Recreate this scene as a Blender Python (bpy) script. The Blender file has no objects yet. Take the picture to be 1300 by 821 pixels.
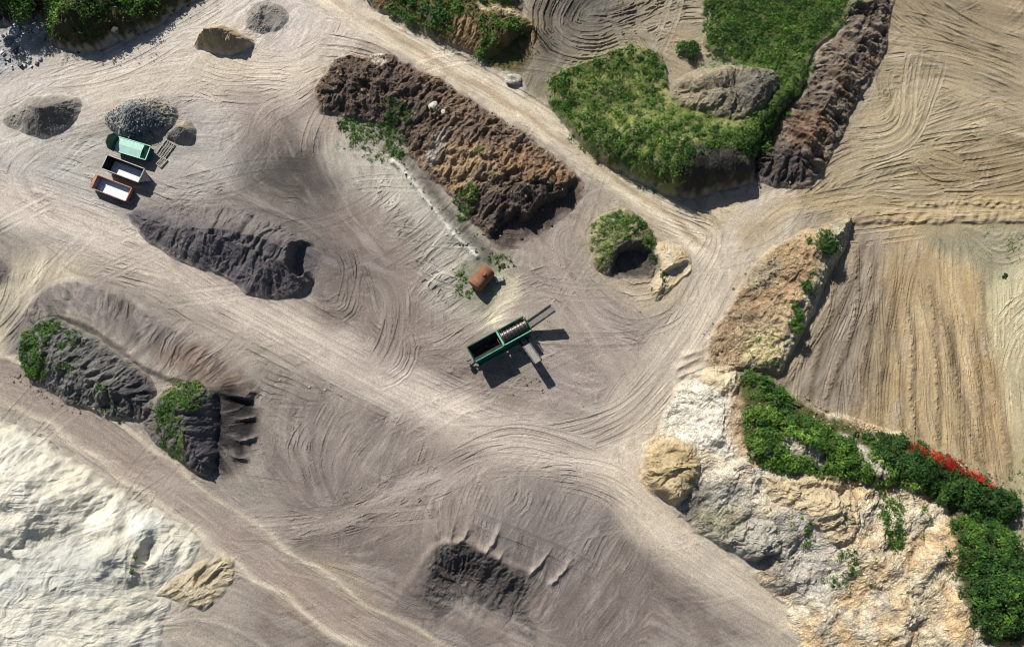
import bpy, bmesh, math, random
import numpy as np
from mathutils import Vector, Matrix

random.seed(7)
rng = np.random.default_rng(11)
scene = bpy.context.scene
COL = scene.collection
R = math.radians
f32 = np.float32

# ------------------------------------------------------------------ camera
ALT, TILT = 130.0, R(9.0)
TANX = 0.586
TANY = TANX * 646 / 1024
CAMY = -ALT * math.tan(TILT)

def P(px, py):
    """photo position (1300x821 frame) -> point on the level ground"""
    u = (px / 1300 * 2 - 1) * TANX
    v = (1 - py / 821 * 2) * TANY
    # camera looks down, top of the frame leans towards +y
    dy = v * math.cos(TILT) + math.sin(TILT)
    dz = v * math.sin(TILT) - math.cos(TILT)
    t = ALT / -dz
    return (u * t, CAMY + dy * t)

def PA(pts):
    return np.array([P(*p) for p in pts], dtype=np.float64)

# ------------------------------------------------------------------ noise
_perm = rng.permutation(256).astype(np.int32)
_perm = np.concatenate([_perm, _perm])
_ga = rng.random(256) * 2 * np.pi
_gx = np.cos(_ga).astype(f32); _gy = np.sin(_ga).astype(f32)
_wn = rng.random(256).astype(f32)

def perlin(x, y, seed=0):
    x = np.asarray(x, f32) + seed * 17.31
    y = np.asarray(y, f32) + seed * 9.77
    xf = np.floor(x); yf = np.floor(y)
    xi = xf.astype(np.int32) & 255; yi = yf.astype(np.int32) & 255
    fx = x - xf; fy = y - yf
    u = fx * fx * fx * (fx * (fx * 6 - 15) + 10)
    v = fy * fy * fy * (fy * (fy * 6 - 15) + 10)
    x1 = (xi + 1) & 255; y1 = (yi + 1) & 255
    def g(a, b, dx, dy):
        h = _perm[_perm[a] + b]
        return _gx[h] * dx + _gy[h] * dy
    n0 = g(xi, yi, fx, fy); n1 = g(x1, yi, fx - 1, fy)
    m0 = g(xi, y1, fx, fy - 1); m1 = g(x1, y1, fx - 1, fy - 1)
    a = n0 + u * (n1 - n0); b = m0 + u * (m1 - m0)
    return (a + v * (b - a)) * 1.45

def fbm(x, y, seed=0, octv=4, gain=0.5):
    t = 0; a = 1.0; s = 0
    for i in range(octv):
        t = t + a * perlin(x * 2 ** i, y * 2 ** i, seed + i * 3)
        s += a; a *= gain
    return t / s

def ridged(x, y, seed=0, octv=3, gain=0.5):
    t = 0; a = 1.0; s = 0
    for i in range(octv):
        t = t + a * (1 - np.abs(perlin(x * 2 ** i, y * 2 ** i, seed + i * 3)) * 2)
        s += a; a *= gain
    return t / s

def worley(x, y, seed=0):
    """distance to the nearest jittered point and that point's random value"""
    x = np.asarray(x, f32); y = np.asarray(y, f32)
    xi = np.floor(x).astype(np.int32); yi = np.floor(y).astype(np.int32)
    best = np.full(x.shape, 9.0, f32); val = np.zeros(x.shape, f32)
    for ox in (-1, 0, 1):
        for oy in (-1, 0, 1):
            cx = xi + ox; cy = yi + oy
            h = _perm[_perm[(cx + seed) & 255] + (cy & 255)]
            jx = _wn[h]; jy = _wn[(h + 77) & 255]
            d = np.hypot(cx + jx - x, cy + jy - y)
            m = d < best
            best = np.where(m, d, best); val = np.where(m, _wn[(h + 31) & 255], val)
    return best, val

def sstep(a, b, x):
    t = np.clip((x - a) / (b - a), 0, 1)
    return t * t * (3 - 2 * t)

def lin(c):
    c = np.array(c, float) / 255
    return np.where(c <= 0.04045, c / 12.92, ((c + 0.055) / 1.055) ** 2.4)
KA = 0.78
def A(c):
    return (lin(c) * KA).astype(f32)

# ------------------------------------------------------------------ master grid
DX = 0.145
xs_in = np.arange(-91, 91, DX); ys_in = np.arange(-54, 62, DX)
NXI, NYI = len(xs_in), len(ys_in)
ext = np.cumsum(0.2 * 1.22 ** np.arange(36))
xs = np.concatenate([xs_in[0] - ext[::-1], xs_in, xs_in[-1] + ext]).astype(f32)
ys = np.concatenate([ys_in[0] - ext[::-1], ys_in, ys_in[-1] + ext]).astype(f32)
EX = len(ext)
NX, NY = len(xs), len(ys)
X, Y = np.meshgrid(xs, ys)          # [row=y, col=x]
IN = (slice(EX, EX + NYI), slice(EX, EX + NXI))

def cell(x, y):
    i = np.clip(np.round((np.asarray(x) - xs_in[0]) / DX).astype(int), 0, NXI - 1) + EX
    j = np.clip(np.round((np.asarray(y) - ys_in[0]) / DX).astype(int), 0, NYI - 1) + EX
    return j, i

def spline(pts, closed=False, step=1.0):
    """Catmull-Rom through world points, resampled at about step metres"""
    p = np.asarray(pts, float); n = len(p); out = []
    rngk = range(n) if closed else range(n - 1)
    for k in rngk:
        if closed:
            a, b, c, d = p[(k - 1) % n], p[k], p[(k + 1) % n], p[(k + 2) % n]
        else:
            a, b, c, d = p[max(k - 1, 0)], p[k], p[k + 1], p[min(k + 2, n - 1)]
        m = max(2, int(np.hypot(*(c - b)) / step))
        t = (np.arange(m) / m)[:, None]
        out.append(0.5 * ((2 * b) + (-a + c) * t + (2 * a - 5 * b + 4 * c - d) * t ** 2 + (-a + 3 * b - 3 * c + d) * t ** 3))
    if not closed:
        out.append(p[-1:])
    return np.concatenate(out)

def window(pts, margin):
    x0, y0 = pts.min(0) - margin; x1, y1 = pts.max(0) + margin
    i0 = max(0, np.searchsorted(xs, x0) - 1); i1 = min(NX, np.searchsorted(xs, x1) + 1)
    j0 = max(0, np.searchsorted(ys, y0) - 1); j1 = min(NY, np.searchsorted(ys, y1) + 1)
    return slice(j0, j1), slice(i0, i1)

def polydist(poly, x, y, closed=True):
    """signed distance (inside > 0 when closed) and arc length of the nearest point"""
    n = len(poly); best = np.full(x.shape, 1e9, f32); arc = np.zeros(x.shape, f32)
    inside = np.zeros(x.shape, bool); s0 = 0.0; side = np.zeros(x.shape, f32)
    for k in range(n if closed else n - 1):
        a = poly[k]; b = poly[(k + 1) % n]
        e = b - a; L = math.hypot(*e) + 1e-9
        t = np.clip(((x - a[0]) * e[0] + (y - a[1]) * e[1]) / (L * L), 0, 1)
        qx = x - a[0] - t * e[0]; qy = y - a[1] - t * e[1]
        d = qx * qx + qy * qy
        m = d < best
        best = np.where(m, d, best); arc = np.where(m, s0 + t * L, arc)
        side = np.where(m, np.sign(e[0] * qy - e[1] * qx), side)
        if closed:
            c = (a[1] > y) != (b[1] > y)
            if c.any():
                xc = a[0] + (y - a[1]) * e[0] / (e[1] if abs(e[1]) > 1e-9 else 1e-9)
                inside ^= c & (x < xc)
        s0 += L
    d = np.sqrt(best)
    if closed:
        return np.where(inside, d, -d), arc
    return d * np.where(side == 0, 1, side), arc

# ------------------------------------------------------------------ traffic flow: paths
# photo points, half width (photo px), colour, strength, softness (m)
PATHS = {
 'ne':   ([(395,-25),(430,0),(470,28),(560,78),(650,132),(740,192),(830,256),(895,305),(925,330)], 19, (224,209,184), .9, 1.6),
 'nw':   ([(-40,170),(30,150),(90,118),(160,88),(240,52),(310,12),(350,-25)], 40, (214,206,194), .75, 4.0),
 'nw2':  ([(120,110),(210,95),(290,88),(370,90),(430,55),(450,20)], 26, (214,200,182), .65, 4.0),
 'main': ([(-40,232),(40,262),(120,290),(200,325),(270,368),(350,410),(430,452),(520,497),(620,540),(720,566),(800,580)], 26, (208,195,181), .88, 2.4),
 'south':([(-40,470),(30,492),(100,535),(180,592),(250,645),(310,692),(380,740),(470,800),(600,870),(700,940)], 20, (172,156,144), .85, 1.5),
 'east': ([(985,262),(945,300),(915,350),(880,415),(840,470),(800,520),(785,565),(800,620),(850,680),(930,735),(1020,790),(1080,830)], 27, (206,193,174), .9, 2.2),
 'fieldroad': ([(1330,262),(1240,263),(1150,262),(1060,258),(1000,262),(950,300)], 12, (190,170,132), .7, 1.5),
 'cross':([(300,668),(340,668),(400,664),(470,645),(530,618),(600,590),(680,572),(780,560)], 9, (186,174,162), .55, 1.2),
 'link': ([(735,262),(700,290),(700,330),(730,390),(770,440),(800,490)], 24, (178,164,152), .5, 4.0),
 'centre':([(340,140),(380,210),(430,275),(475,325),(497,370),(495,420),(470,465)], 22, (150,138,130), .3, 4.0),
 'midroad':([(540,560),(640,552),(740,545),(800,520),(850,455)], 16, (180,168,154), .5, 3.0),
}
FLOWONLY = [
 [(0,95),(120,75),(240,20)], [(50,200),(150,230),(250,250),(330,262)], [(60,180),(20,220),(60,270),(150,300)],
 [(230,100),(330,120),(400,95)], [(340,45),(300,80),(240,95)], [(400,120),(350,150),(330,190)],
 [(330,190),(300,230),(340,260),(400,280),(440,320)], [(440,130),(420,190),(440,260)],
 [(430,300),(460,335),(520,345)], [(405,330),(450,345),(500,350)], [(410,370),(450,350),(500,330)],
 [(520,210),(500,250),(470,290)], [(590,250),(540,290),(500,330)], [(600,310),(550,345),(520,380)], [(560,240),(520,262),(480,285)],
 [(340,480),(320,530),(330,590),(370,650)], [(400,490),(380,560),(400,640)], [(460,520),(430,580),(440,640)],
 [(520,520),(500,580),(470,630)], [(580,545),(590,600),(570,640)],
 [(560,690),(555,650),(550,620)], [(600,690),(615,650),(630,610)], [(650,705),(680,650),(705,600)], [(700,735),(730,680),(760,640)], [(760,760),(800,700),(820,670)],
 [(640,380),(700,360),(760,420)], [(600,400),(560,430),(520,430)], [(620,500),(680,510),(740,500)], [(690,470),(720,500),(740,530)],
 [(760,300),(740,270),(760,250),(800,250),(860,290),(890,330)], [(870,350),(850,390),(800,400),(750,370)], [(900,260),(910,285),(940,290)],
 [(60,330),(40,380),(0,440)], [(30,330),(20,380),(-20,440)], [(100,330),(150,345),(220,370)],
 [(60,375),(90,405)], [(150,370),(140,410)], [(230,420),(200,460)], [(280,450),(250,480)], [(320,500),(280,500)], [(340,540),(300,545)],
 [(690,-10),(685,40),(690,80),(675,120)], [(860,-10),(800,35),(740,65),(695,105)], [(740,-10),(720,30),(760,40),(830,10)],
 [(900,15),(840,20),(780,40)], [(900,45),(840,50),(780,45)], [(850,90),(820,60),(800,30)],
 [(1130,-10),(1200,40),(1320,85)], [(1120,60),(1200,75),(1320,120)], [(1100,110),(1200,110),(1320,150)],
 [(1060,250),(1110,200),(1180,160),(1260,130),(1320,120)], [(1080,250),(1160,225),(1240,215),(1320,200)], [(1070,170),(1130,160),(1150,110),(1160,60)],
 [(1000,270),(1060,230),(1110,210)], [(1000,280),(1080,265),(1200,255)],
 [(1100,290),(1080,360),(1040,440),(1000,500)], [(1150,290),(1140,400),(1130,540)], [(1210,290),(1220,400),(1260,600)], [(1250,330),(1262,450),(1275,600)],
 [(1320,300),(1270,320),(1230,300)], [(1320,400),(1290,420),(1265,480)],
 [(0,560),(60,590),(60,640)], [(0,700),(100,690),(200,650)], [(230,740),(260,710),(300,690)], [(0,640),(80,640),(150,620)],
]
BRX = np.arange(-91, 91, DX * 5); BRY = np.arange(-54, 62, DX * 5)
bx, by = np.meshgrid(BRX, BRY)
cs = np.zeros_like(bx); sn = np.zeros_like(bx)
for pts, wgt in [(v[0], 1.6) for v in PATHS.values()] + [(q, 1.0) for q in FLOWONLY]:
    sp = spline(PA(pts), step=2.0)
    dr = np.diff(sp, axis=0); md = (sp[1:] + sp[:-1]) / 2
    L = np.hypot(dr[:, 0], dr[:, 1]); th = np.arctan2(dr[:, 1], dr[:, 0])
    for k in range(len(md)):
        w = wgt * L[k] / ((bx - md[k, 0]) ** 2 + (by - md[k, 1]) ** 2 + 3.0) ** 1.6
        cs += w * math.cos(2 * th[k]); sn += w * math.sin(2 * th[k])
TH = 0.5 * np.arctan2(sn, cs)

def upsample(a, th=False):
    jj = np.clip((ys_in - BRY[0]) / (DX * 5), 0, len(BRY) - 1.001); ii = np.clip((xs_in - BRX[0]) / (DX * 5), 0, len(BRX) - 1.001)
    j0 = jj.astype(int); i0 = ii.astype(int); fj = (jj - j0)[:, None]; fi = (ii - i0)[None, :]
    return (a[j0][:, i0] * (1 - fj) * (1 - fi) + a[j0 + 1][:, i0] * fj * (1 - fi) + a[j0][:, i0 + 1] * (1 - fj) * fi + a[j0 + 1][:, i0 + 1] * fj * fi)
Xi, Yi = X[IN], Y[IN]
C2 = upsample(np.cos(2 * TH)); S2 = upsample(np.sin(2 * TH))
THF = (0.5 * np.arctan2(S2, C2) + 0.26 * perlin(Xi / 9, Yi / 9, 3) + 0.24 * perlin(Xi / 3.2, Yi / 3.2, 5)).astype(f32)

def blur(a, n=1):
    for _ in range(n):
        a = (np.roll(a, 1, 0) + a * 2 + np.roll(a, -1, 0)) / 4
        a = (np.roll(a, 1, 1) + a * 2 + np.roll(a, -1, 1)) / 4
    return a

def lic(theta, noise, steps):
    """smear noise along the direction of traffic: long streaks that bend as the traffic bends"""
    H, W = noise.shape
    gj, gi = np.mgrid[0:H, 0:W].astype(f32)
    cx, cy = np.cos(theta).astype(f32), np.sin(theta).astype(f32)
    acc = noise.copy(); nw = 1.0
    for sgn in (1, -1):
        pi_, pj = gi.copy(), gj.copy()
        vx, vy = cx * sgn, cy * sgn
        for k in range(steps):
            pi_ += vx; pj += vy
            ii = np.clip(pi_, 0, W - 1).astype(np.int32); jj = np.clip(pj, 0, H - 1).astype(np.int32)
            nx_, ny_ = cx[jj, ii], cy[jj, ii]
            s = np.where(nx_ * vx + ny_ * vy < 0, -1, 1).astype(f32)
            vx, vy = nx_ * s, ny_ * s
            acc += noise[jj, ii]
            nw += 1
    acc /= nw
    return ((acc - acc.mean()) / acc.std()).astype(f32)

wn = rng.standard_normal(Xi.shape).astype(f32)
L1 = lic(THF + .3 * perlin(Xi / 5, Yi / 5, 6).astype(f32), wn, 18)                                              # fine scratches
L2 = lic(THF, blur(rng.standard_normal(Xi.shape).astype(f32), 3), 26)      # wheel-wide streaks
L3 = lic(THF + R(30) + 0.9 * perlin(Xi / 12, Yi / 12, 8).astype(f32), blur(rng.standard_normal(Xi.shape).astype(f32), 2), 20)
L4 = lic(THF + .35 * perlin(Xi / 11, Yi / 11, 12).astype(f32), blur(rng.standard_normal(Xi.shape).astype(f32), 14), 60)   # crossing passes
def full(a, fill=0.0):
    o = np.full(X.shape, fill, f32); o[IN] = a; return o
# --------------------------- explicit wheel tracks
TR = np.zeros(X.shape, f32); TC = np.zeros(X.shape, f32)
def splat(curve, prof, colour, tread=0.0, wid=0.45):
    d = np.diff(curve, axis=0); L = np.hypot(d[:, 0], d[:, 1]); s = np.concatenate([[0], np.cumsum(L)])
    t = np.arange(0, s[-1], 0.07)
    if len(t) < 4: return
    px = np.interp(t, s, curve[:, 0]); py = np.interp(t, s, curve[:, 1])
    gx = np.gradient(px); gy = np.gradient(py); g = np.hypot(gx, gy) + 1e-9
    nx, ny = -gy / g, gx / g
    fade = np.clip(np.minimum(t, t[-1] - t) / 3.0, 0, 1)
    for u in np.arange(-wid, wid + .01, 0.08):
        x = px + nx * u; y = py + ny * u
        ok = (x > -90) & (x < 90) & (y > -53) & (y < 61)
        j, i = cell(x[ok], y[ok])
        v = prof(abs(u)) * fade[ok]
        if tread: v = v + tread * (np.sin(t[ok] * 2 * np.pi / 0.6) > 0) * (abs(u) < .25)
        TR[j, i] = v
        TC[j, i] = colour * fade[ok] * (1 if abs(u) < 0.3 else 0)
def track(pts, n=1, spread=1.0, depth=0.06, gauge=1.9, colour=(-.16, .14), sub=(0.3, 1.0), tread=0.0, px=True):
    base = spline(PA(pts) if px else np.asarray(pts, float), step=1.0)
    m = len(base)
    for _ in range(n):
        ln = max(6, int(m * random.uniform(*sub))); a = random.randint(0, max(0, m - ln))
        c = base[a:a + ln].copy()
        if len(c) < 5: continue
        g = np.gradient(c, axis=0); q = np.hypot(g[:, 0], g[:, 1])[:, None] + 1e-9
        nrm = np.stack([-g[:, 1], g[:, 0]], 1) / q
        off = random.gauss(0, spread); wob = random.uniform(.2, .8) * np.sin(np.linspace(0, random.uniform(2, 6), len(c)) + random.random() * 6)
        c = c + nrm * (off + wob)[:, None] if np.ndim(wob) else c
        dep = depth * random.uniform(.5, 1.2); colr = random.uniform(*colour)
        for w in (-gauge / 2, gauge / 2):
            splat(c + nrm * w, lambda u: -dep if u < .22 else dep * .55, colr, tread)
for k, n, sp_, dp in (('ne', 16, 1.2, .06), ('nw', 18, 3.2, .05), ('nw2', 16, 2.6, .05), ('main', 26, 2.3, .05), ('south', 14, 1.3, .05),
                  ('east', 24, 2.2, .05), ('fieldroad', 10, .9, .08), ('cross', 12, 1.1, .09), ('link', 14, 2.8, .05), ('centre', 16, 2.8, .06), ('midroad', 12, 2.0, .05)):
    track(PATHS[k][0], n, sp_, dp)
for q in FLOWONLY:
    track(q, 3, 2.0, .07)
for q in (FLOWONLY[42], FLOWONLY[43], FLOWONLY[44]): track(q, 8, 1.6, .14, colour=(-.2, .05))
for q in (FLOWONLY[46], FLOWONLY[47]): track(q, 7, 2.2, .11, colour=(-.2, .05))
for q in FLOWONLY[48:55]: track(q, 8, 2.8, .07, colour=(-.24, .12))
for _ in range(70):      # stray passes across the yard
    ax, ay = random.uniform(0, 900), random.uniform(60, 740); a_ = random.uniform(-.9, .5) + (3.14 if random.random() < .5 else 0); k_ = random.uniform(-.9, .9)
    q = []
    for t_ in range(6): q.append((ax, ay)); ax += math.cos(a_) * 42; ay += math.sin(a_) * 42; a_ += k_ * .3
    track(q, 1, .1, .035, colour=(-.14, .16), sub=(.9, 1))
# individual turning marks that read in the photograph
for q, n in (([(455,330),(470,360),(480,400),(505,430),(500,460),(470,475)], 5), ([(430,300),(450,340),(440,390),(420,400)], 4),
             ([(480,350),(497,380),(490,430),(470,465)], 4), ([(1165,190),(1180,210),(1210,222),(1250,222)], 3),
             ([(330,470),(350,490),(390,500),(420,490)], 4), ([(400,540),(385,570),(395,600)], 3), ([(330,640),(300,630),(280,600)], 2),
             ([(600,560),(700,560),(790,530),(850,470)], 5), ([(560,600),(650,560),(760,590)], 4), ([(700,600),(780,620),(850,690)], 6),
             ([(235,70),(300,95),(380,95)], 5), ([(400,60),(470,75),(520,110),(600,150)], 5), ([(880,340),(900,300),(860,280),(800,245)], 6)):
    track(q, n, .8, .10, colour=(-.22, .12), sub=(.7, 1.0))

# ------------------------------------------------------------------ base ground height and colour
Z = (0.55 * fbm(X / 38, Y / 38, 2, 3)).astype(f32)
edge_r = np.hypot(X, Y)
Z += sstep(120, 600, edge_r).astype(f32) * 6 * fbm(X / 160, Y / 160, 9, 3)
AMP = np.full(X.shape, 1.0, f32)        # how churned the surface is
C = np.empty(X.shape + (3,), f32)
C[:] = A((176, 166, 152))
far = sstep(75, 140, edge_r)[..., None]

def mixc(Ca, w, mask, col):
    Ca[w] = Ca[w] * (1 - mask[..., None]) + np.asarray(col, f32) * mask[..., None]

def paint(pts, col, soft=3.0, strength=1.0, warp=1.5, mot=0.35, amp=None, target=None):
    T = C if target is None else target
    poly = spline(PA(pts), True, 3.0)
    w = window(poly, soft + 4)
    x, y = X[w], Y[w]
    wx = x + warp * fbm(x / 5, y / 5, 21, 3); wy = y + warp * fbm(x / 5, y / 5, 22, 3)
    d, _ = polydist(poly, wx, wy)
    m = sstep(-soft, soft, d) * strength
    if mot:
        m = m * (1 - mot * sstep(-.1, .7, fbm(x / 3.5, y / 3.5, 23, 4)))
    mixc(T, w, m, A(col))
    if amp is not None:
        AMP[w] = AMP[w] * (1 - m) + amp * m

# broad ground colours
paint([(-60,40),(120,60),(280,0),(470,-30),(450,60),(330,150),(220,130),(100,110),(-60,170)], (204,194,184), 6, .8, 3)
paint([(210,75),(260,60),(330,70),(420,95),(340,115),(240,110)], (206,194,162), 3, .5)
paint([(-60,170),(120,160),(160,250),(230,290),(120,300),(-60,260)], (186,184,178), 5, .75, 3)
paint([(210,150),(300,150),(330,200),(280,250),(200,250)], (186,182,176), 4, .7)
paint([(300,90),(400,120),(400,200),(330,190),(290,130)], (176,160,148), 4, .6)
paint([(330,170),(400,185),(440,240),(430,290),(360,270),(300,240)], (98,94,92), 5, .85, 3)
paint([(345,190),(390,195),(400,235),(360,235)], (76,74,74), 3, .8, 2)
paint([(420,175),(500,190),(560,250),(615,330),(610,400),(560,390),(520,330),(500,270),(440,240)], (192,186,172), 3, .9, 2, amp=1.4)
paint([(520,290),(580,300),(600,350),(560,380),(530,340)], (164,160,148), 3, .6)
paint([(430,260),(510,290),(540,380),(600,440),(700,520),(560,520),(470,450),(400,400)], (152,139,130), 4, .85, 3)
paint([(690,300),(760,360),(860,400),(820,470),(760,540),(660,520),(700,430)], (164,152,141), 5, .8, 3)
paint([(340,480),(460,500),(640,560),(600,620),(450,640),(330,620)], (150,139,132), 5, .85, 3)
paint([(160,262),(250,252),(380,270),(420,320),(430,360),(400,330),(300,270),(220,262)], (120,113,110), 2.5, .7, 2)
paint([(400,300),(440,290),(500,350),(440,380),(400,380)], (134,124,118), 3, .7, 2)
paint([(380,600),(520,640),(700,620),(860,700),(900,840),(350,840),(360,700)], (138,126,120), 5, .85, 3)
paint([(330,700),(450,720),(480,800),(380,790)], (188,170,142), 3, .5)
paint([(600,640),(720,610),(780,680),(700,720),(620,690)], (160,152,148), 3, .5)
# yellowish and grey ground at the left edge
paint([(30,325),(110,340),(80,380),(40,420),(-40,480),(-40,400)], (204,194,166), 3, .7)
paint([(20,400),(60,362),(100,352),(170,380),(240,425),(300,462),(325,500),(310,520),(240,480),(160,430),(80,400),(40,440),(10,460)], (146,138,132), 1.5, .9, 1, amp=2.0)
paint([(200,440),(260,440),(310,480),(320,505),(260,490),(210,470)], (150,128,110), 1.5, .7)
paint([(270,500),(318,505),(325,550),(300,600),(268,600)], (62,58,60), 1.2, .97, .6, mot=0, amp=2.0)  # cast shade east of the green-topped heap, painted into the ground colour
paint([(300,600),(340,590),(350,640),(290,640),(250,615)], (150,142,134), 2, .6)
# right hand field
paint([(1130,-60),(1400,-60),(1400,280),(1060,275),(960,240),(1040,180),(1100,110)], (180, 164, 132), 3, .95, 2, amp=1.35)
paint([(1130,120),(1260,110),(1200,190),(1120,230),(1090,200)], (196,182,150), 5, .6)
paint([(1130,-60),(1250,-60),(1320,60),(1180,60)], (160,144,118), 5, .6)
paint([(1180,190),(1400,180),(1400,255),(1180,250)], (168, 146, 110), 4, .6)
paint([(1085,272),(1400,272),(1400,290),(1085,290)], (162,140,106), .8, .8, .4)
paint([(1070,285),(1400,285),(1400,640),(1290,620),(1120,560),(980,520),(980,470),(1040,380)], (198,175,134), 1.5, .95, 1, amp=1.0)
paint([(1075,290),(1130,290),(1110,420),(1080,540),(985,500),(1040,380)], (150,141,132), 4, .8, 2)
paint([(1190,300),(1240,310),(1262,420),(1290,600),(1260,610),(1230,420)], (192,162,118), 3, .5, 2)
paint([(1130,310),(1190,320),(1190,380),(1120,360)], (172,148,112), 3, .5)
paint([(1180,288),(1400,288),(1400,420),(1290,400),(1240,350),(1190,320)], (164,160,134), 2.5, .85, 2)
paint([(1250,360),(1400,350),(1400,900),(1300,700),(1290,560),(1272,470)], (206,196,160), 2, .9, 1.5)
paint([(1290,560),(1400,520),(1400,900),(1310,800),(1290,680)], (176,166,128), 3, .8)
# ground at the top, between the two green areas
paint([(640,-60),(900,-60),(890,60),(812,62),(700,100),(690,140),(640,110),(670,60)], (168,156,132), 2, .9, 1.5, amp=1.8)
paint([(660,-60),(760,-60),(800,20),(740,60),(690,110),(660,100),(680,40)], (132,124,114), 3, .85, 2)
paint([(710,-60),(760,-60),(770,10),(730,30)], (106,106,98), 2, .7)
paint([(850,50),(900,50),(900,95),(840,100)], (184,166,134), 2, .7)
paint([(640,88),(662,90),(662,125),(645,118)], (196,194,186), .6, .7, .5)
# junction
paint([(880,262),(960,235),(1010,250),(960,320),(900,330)], (214,196,160), 3, .85)
paint([(940,215),(990,225),(975,290),(945,290)], (172,162,156), 2.5, .7)
paint([(740,285),(770,260),(830,270),(880,340),(850,390),(780,370)], (196,178,150), 3, .7)
# pale spill by the screening machine, debris corner top left
paint([(620,345),(650,350),(668,352),(650,385),(640,412),(618,408),(628,380)], (214,204,178), 1.0, .9, 1, amp=1.5)
paint([(580,335),(640,330),(625,390),(585,380)], (120,128,92), 2, .5)
paint([(-60,35),(60,35),(68,62),(40,82),(-60,90)], (190,188,182), 2, .9, 1, amp=2.2)
paint([(-60,60),(22,62),(20,90),(-60,100)], (150,154,158), 1.5, .7)
paint([(680,440),(720,450),(740,500),(690,500)], (168,156,150), 2, .7, amp=1.8)

# roads on top
ROADW = {}
roadmask = np.zeros(X.shape, f32)
for k, (pts, hw, col, st, soft) in PATHS.items():
    sp = spline(PA(pts), step=2.0)
    w = window(sp, hw * .13 + soft + 5)
    x, y = X[w], Y[w]
    d, s = polydist(sp, x + .8 * perlin(x / 6, y / 6, 31), y + .8 * perlin(x / 6, y / 6, 32), False)
    hwm = hw * 0.122
    m = 1 - sstep(hwm - soft, hwm + soft, np.abs(d))
    mm = m * st * (1 - .3 * sstep(0, .7, fbm(x / 5, y / 5, 33, 4)))
    mixc(C, w, mm, A(col))
    AMP[w] = AMP[w] * (1 - m * .45)
    if k in ('ne', 'main', 'south', 'east'):
        roadmask[w] = np.maximum(roadmask[w], 1 - sstep(hwm - .3, hwm + .3, np.abs(d)))
        Z[w] -= .10 * m
    if k == 'ne':      # brown centre line and pale shoulders
        mixc(C, w, np.exp(-((d + .2) / .55) ** 2) * .5, A((166,138,104)))
        mixc(C, w, np.exp(-((np.abs(d) - 1.6) / .5) ** 2) * .5, A((224,212,190)))
    if k == 'south':
        mixc(C, w, np.exp(-((np.abs(d) - hwm - .4) / .5) ** 2) * .7, A((206,194,172)))
        Z[w] += .16 * np.exp(-((np.abs(d) - hwm - .5) / .5) ** 2)
    if k == 'east':
        mixc(C, w, np.exp(-((d - hwm - .2) / .6) ** 2) * .5, A((212,202,182)))
ROADM = roadmask > .5

# pale bank line above the washed-out strip
sp = spline(PA([(496,202),(515,220),(540,252),(565,285),(590,312),(606,326)]), step=1)
w = window(sp, 5); d, s = polydist(sp, X[w] + .25 * perlin(X[w] / 2, Y[w] / 2, 4), Y[w], False)
Z[w] += .5 * np.exp(-(d / .5) ** 2) * sstep(0, 1, s) + .22 * np.exp(-(d / 1.4) ** 2)
mixc(C, w, np.exp(-(d / .45) ** 2) * .9, A((222,218,204)))
mixc(C, w, np.exp(-((d - 1.6) / 1.0) ** 2) * .8, A((112,112,104)))

# ploughed rows in the right-hand field
ROWS = [
 [(1082,292),(1062,350),(1030,430),(995,505)], [(1090,290),(1075,350),(1052,430),(1025,520)], [(1094,300),(1090,350),(1070,440),(1050,530)],
 [(1104,300),(1098,400),(1086,470),(1078,545)], [(1118,330),(1106,420),(1100,480),(1098,548)], [(1128,350),(1122,450),(1121,560)],
 [(1140,340),(1136,430),(1144,565)], [(1150,370),(1156,470),(1170,575)], [(1175,340),(1180,430),(1192,580)],
 [(1190,360),(1204,470),(1222,600)], [(1205,390),(1222,480),(1243,605)], [(1225,400),(1240,480),(1256,610)], [(1240,330),(1252,430),(1268,500),(1280,615)]]
for r_ in ROWS:
    sp = spline(PA(r_), step=1.0); sp = sp + np.stack([random.uniform(.3, 1.0) * np.sin(random.uniform(0, 6) + np.linspace(0, random.uniform(2, 8), len(sp))), 0 * sp[:, 0]], 1)
    w = window(sp, 3); x, y = X[w], Y[w]
    d, s = polydist(sp, x + .45 * fbm(x / 2.2, y / 2.2, 41, 3), y, False)
    lump = np.clip(.25 + 1.1 * fbm(x / .7, y / .7, 43, 3) + .5 * perlin(s / 5, 0 * s, 48), 0, 1.4)
    wd = random.uniform(.22, .38); hh = random.uniform(.06, .45)
    env = sstep(0, 4, s) * sstep(0, 3, s.max() - s)
    Z[w] += env * hh * (lump * np.exp(-(d / wd) ** 2) - .35 * np.exp(-((d - .9) / .35) ** 2))
    mixc(C, w, env * np.exp(-((d - .4) / .7) ** 2) * .35, A((120,102,78)))
    for _ in range(7):      # smaller scratches beside
        o = random.uniform(-3, 3)
        k0 = random.randint(0, len(sp) // 2); qq = sp[k0:k0 + random.randint(8, len(sp))]; qq = qq + np.stack([o + np.linspace(0, random.uniform(-1.2, 1.2), len(qq)), 0 * qq[:, 0]], 1)
        if len(qq) > 5: splat(qq, lambda u: -.07 if u < .15 else .04, random.uniform(-.25, .1), wid=.25)
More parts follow.
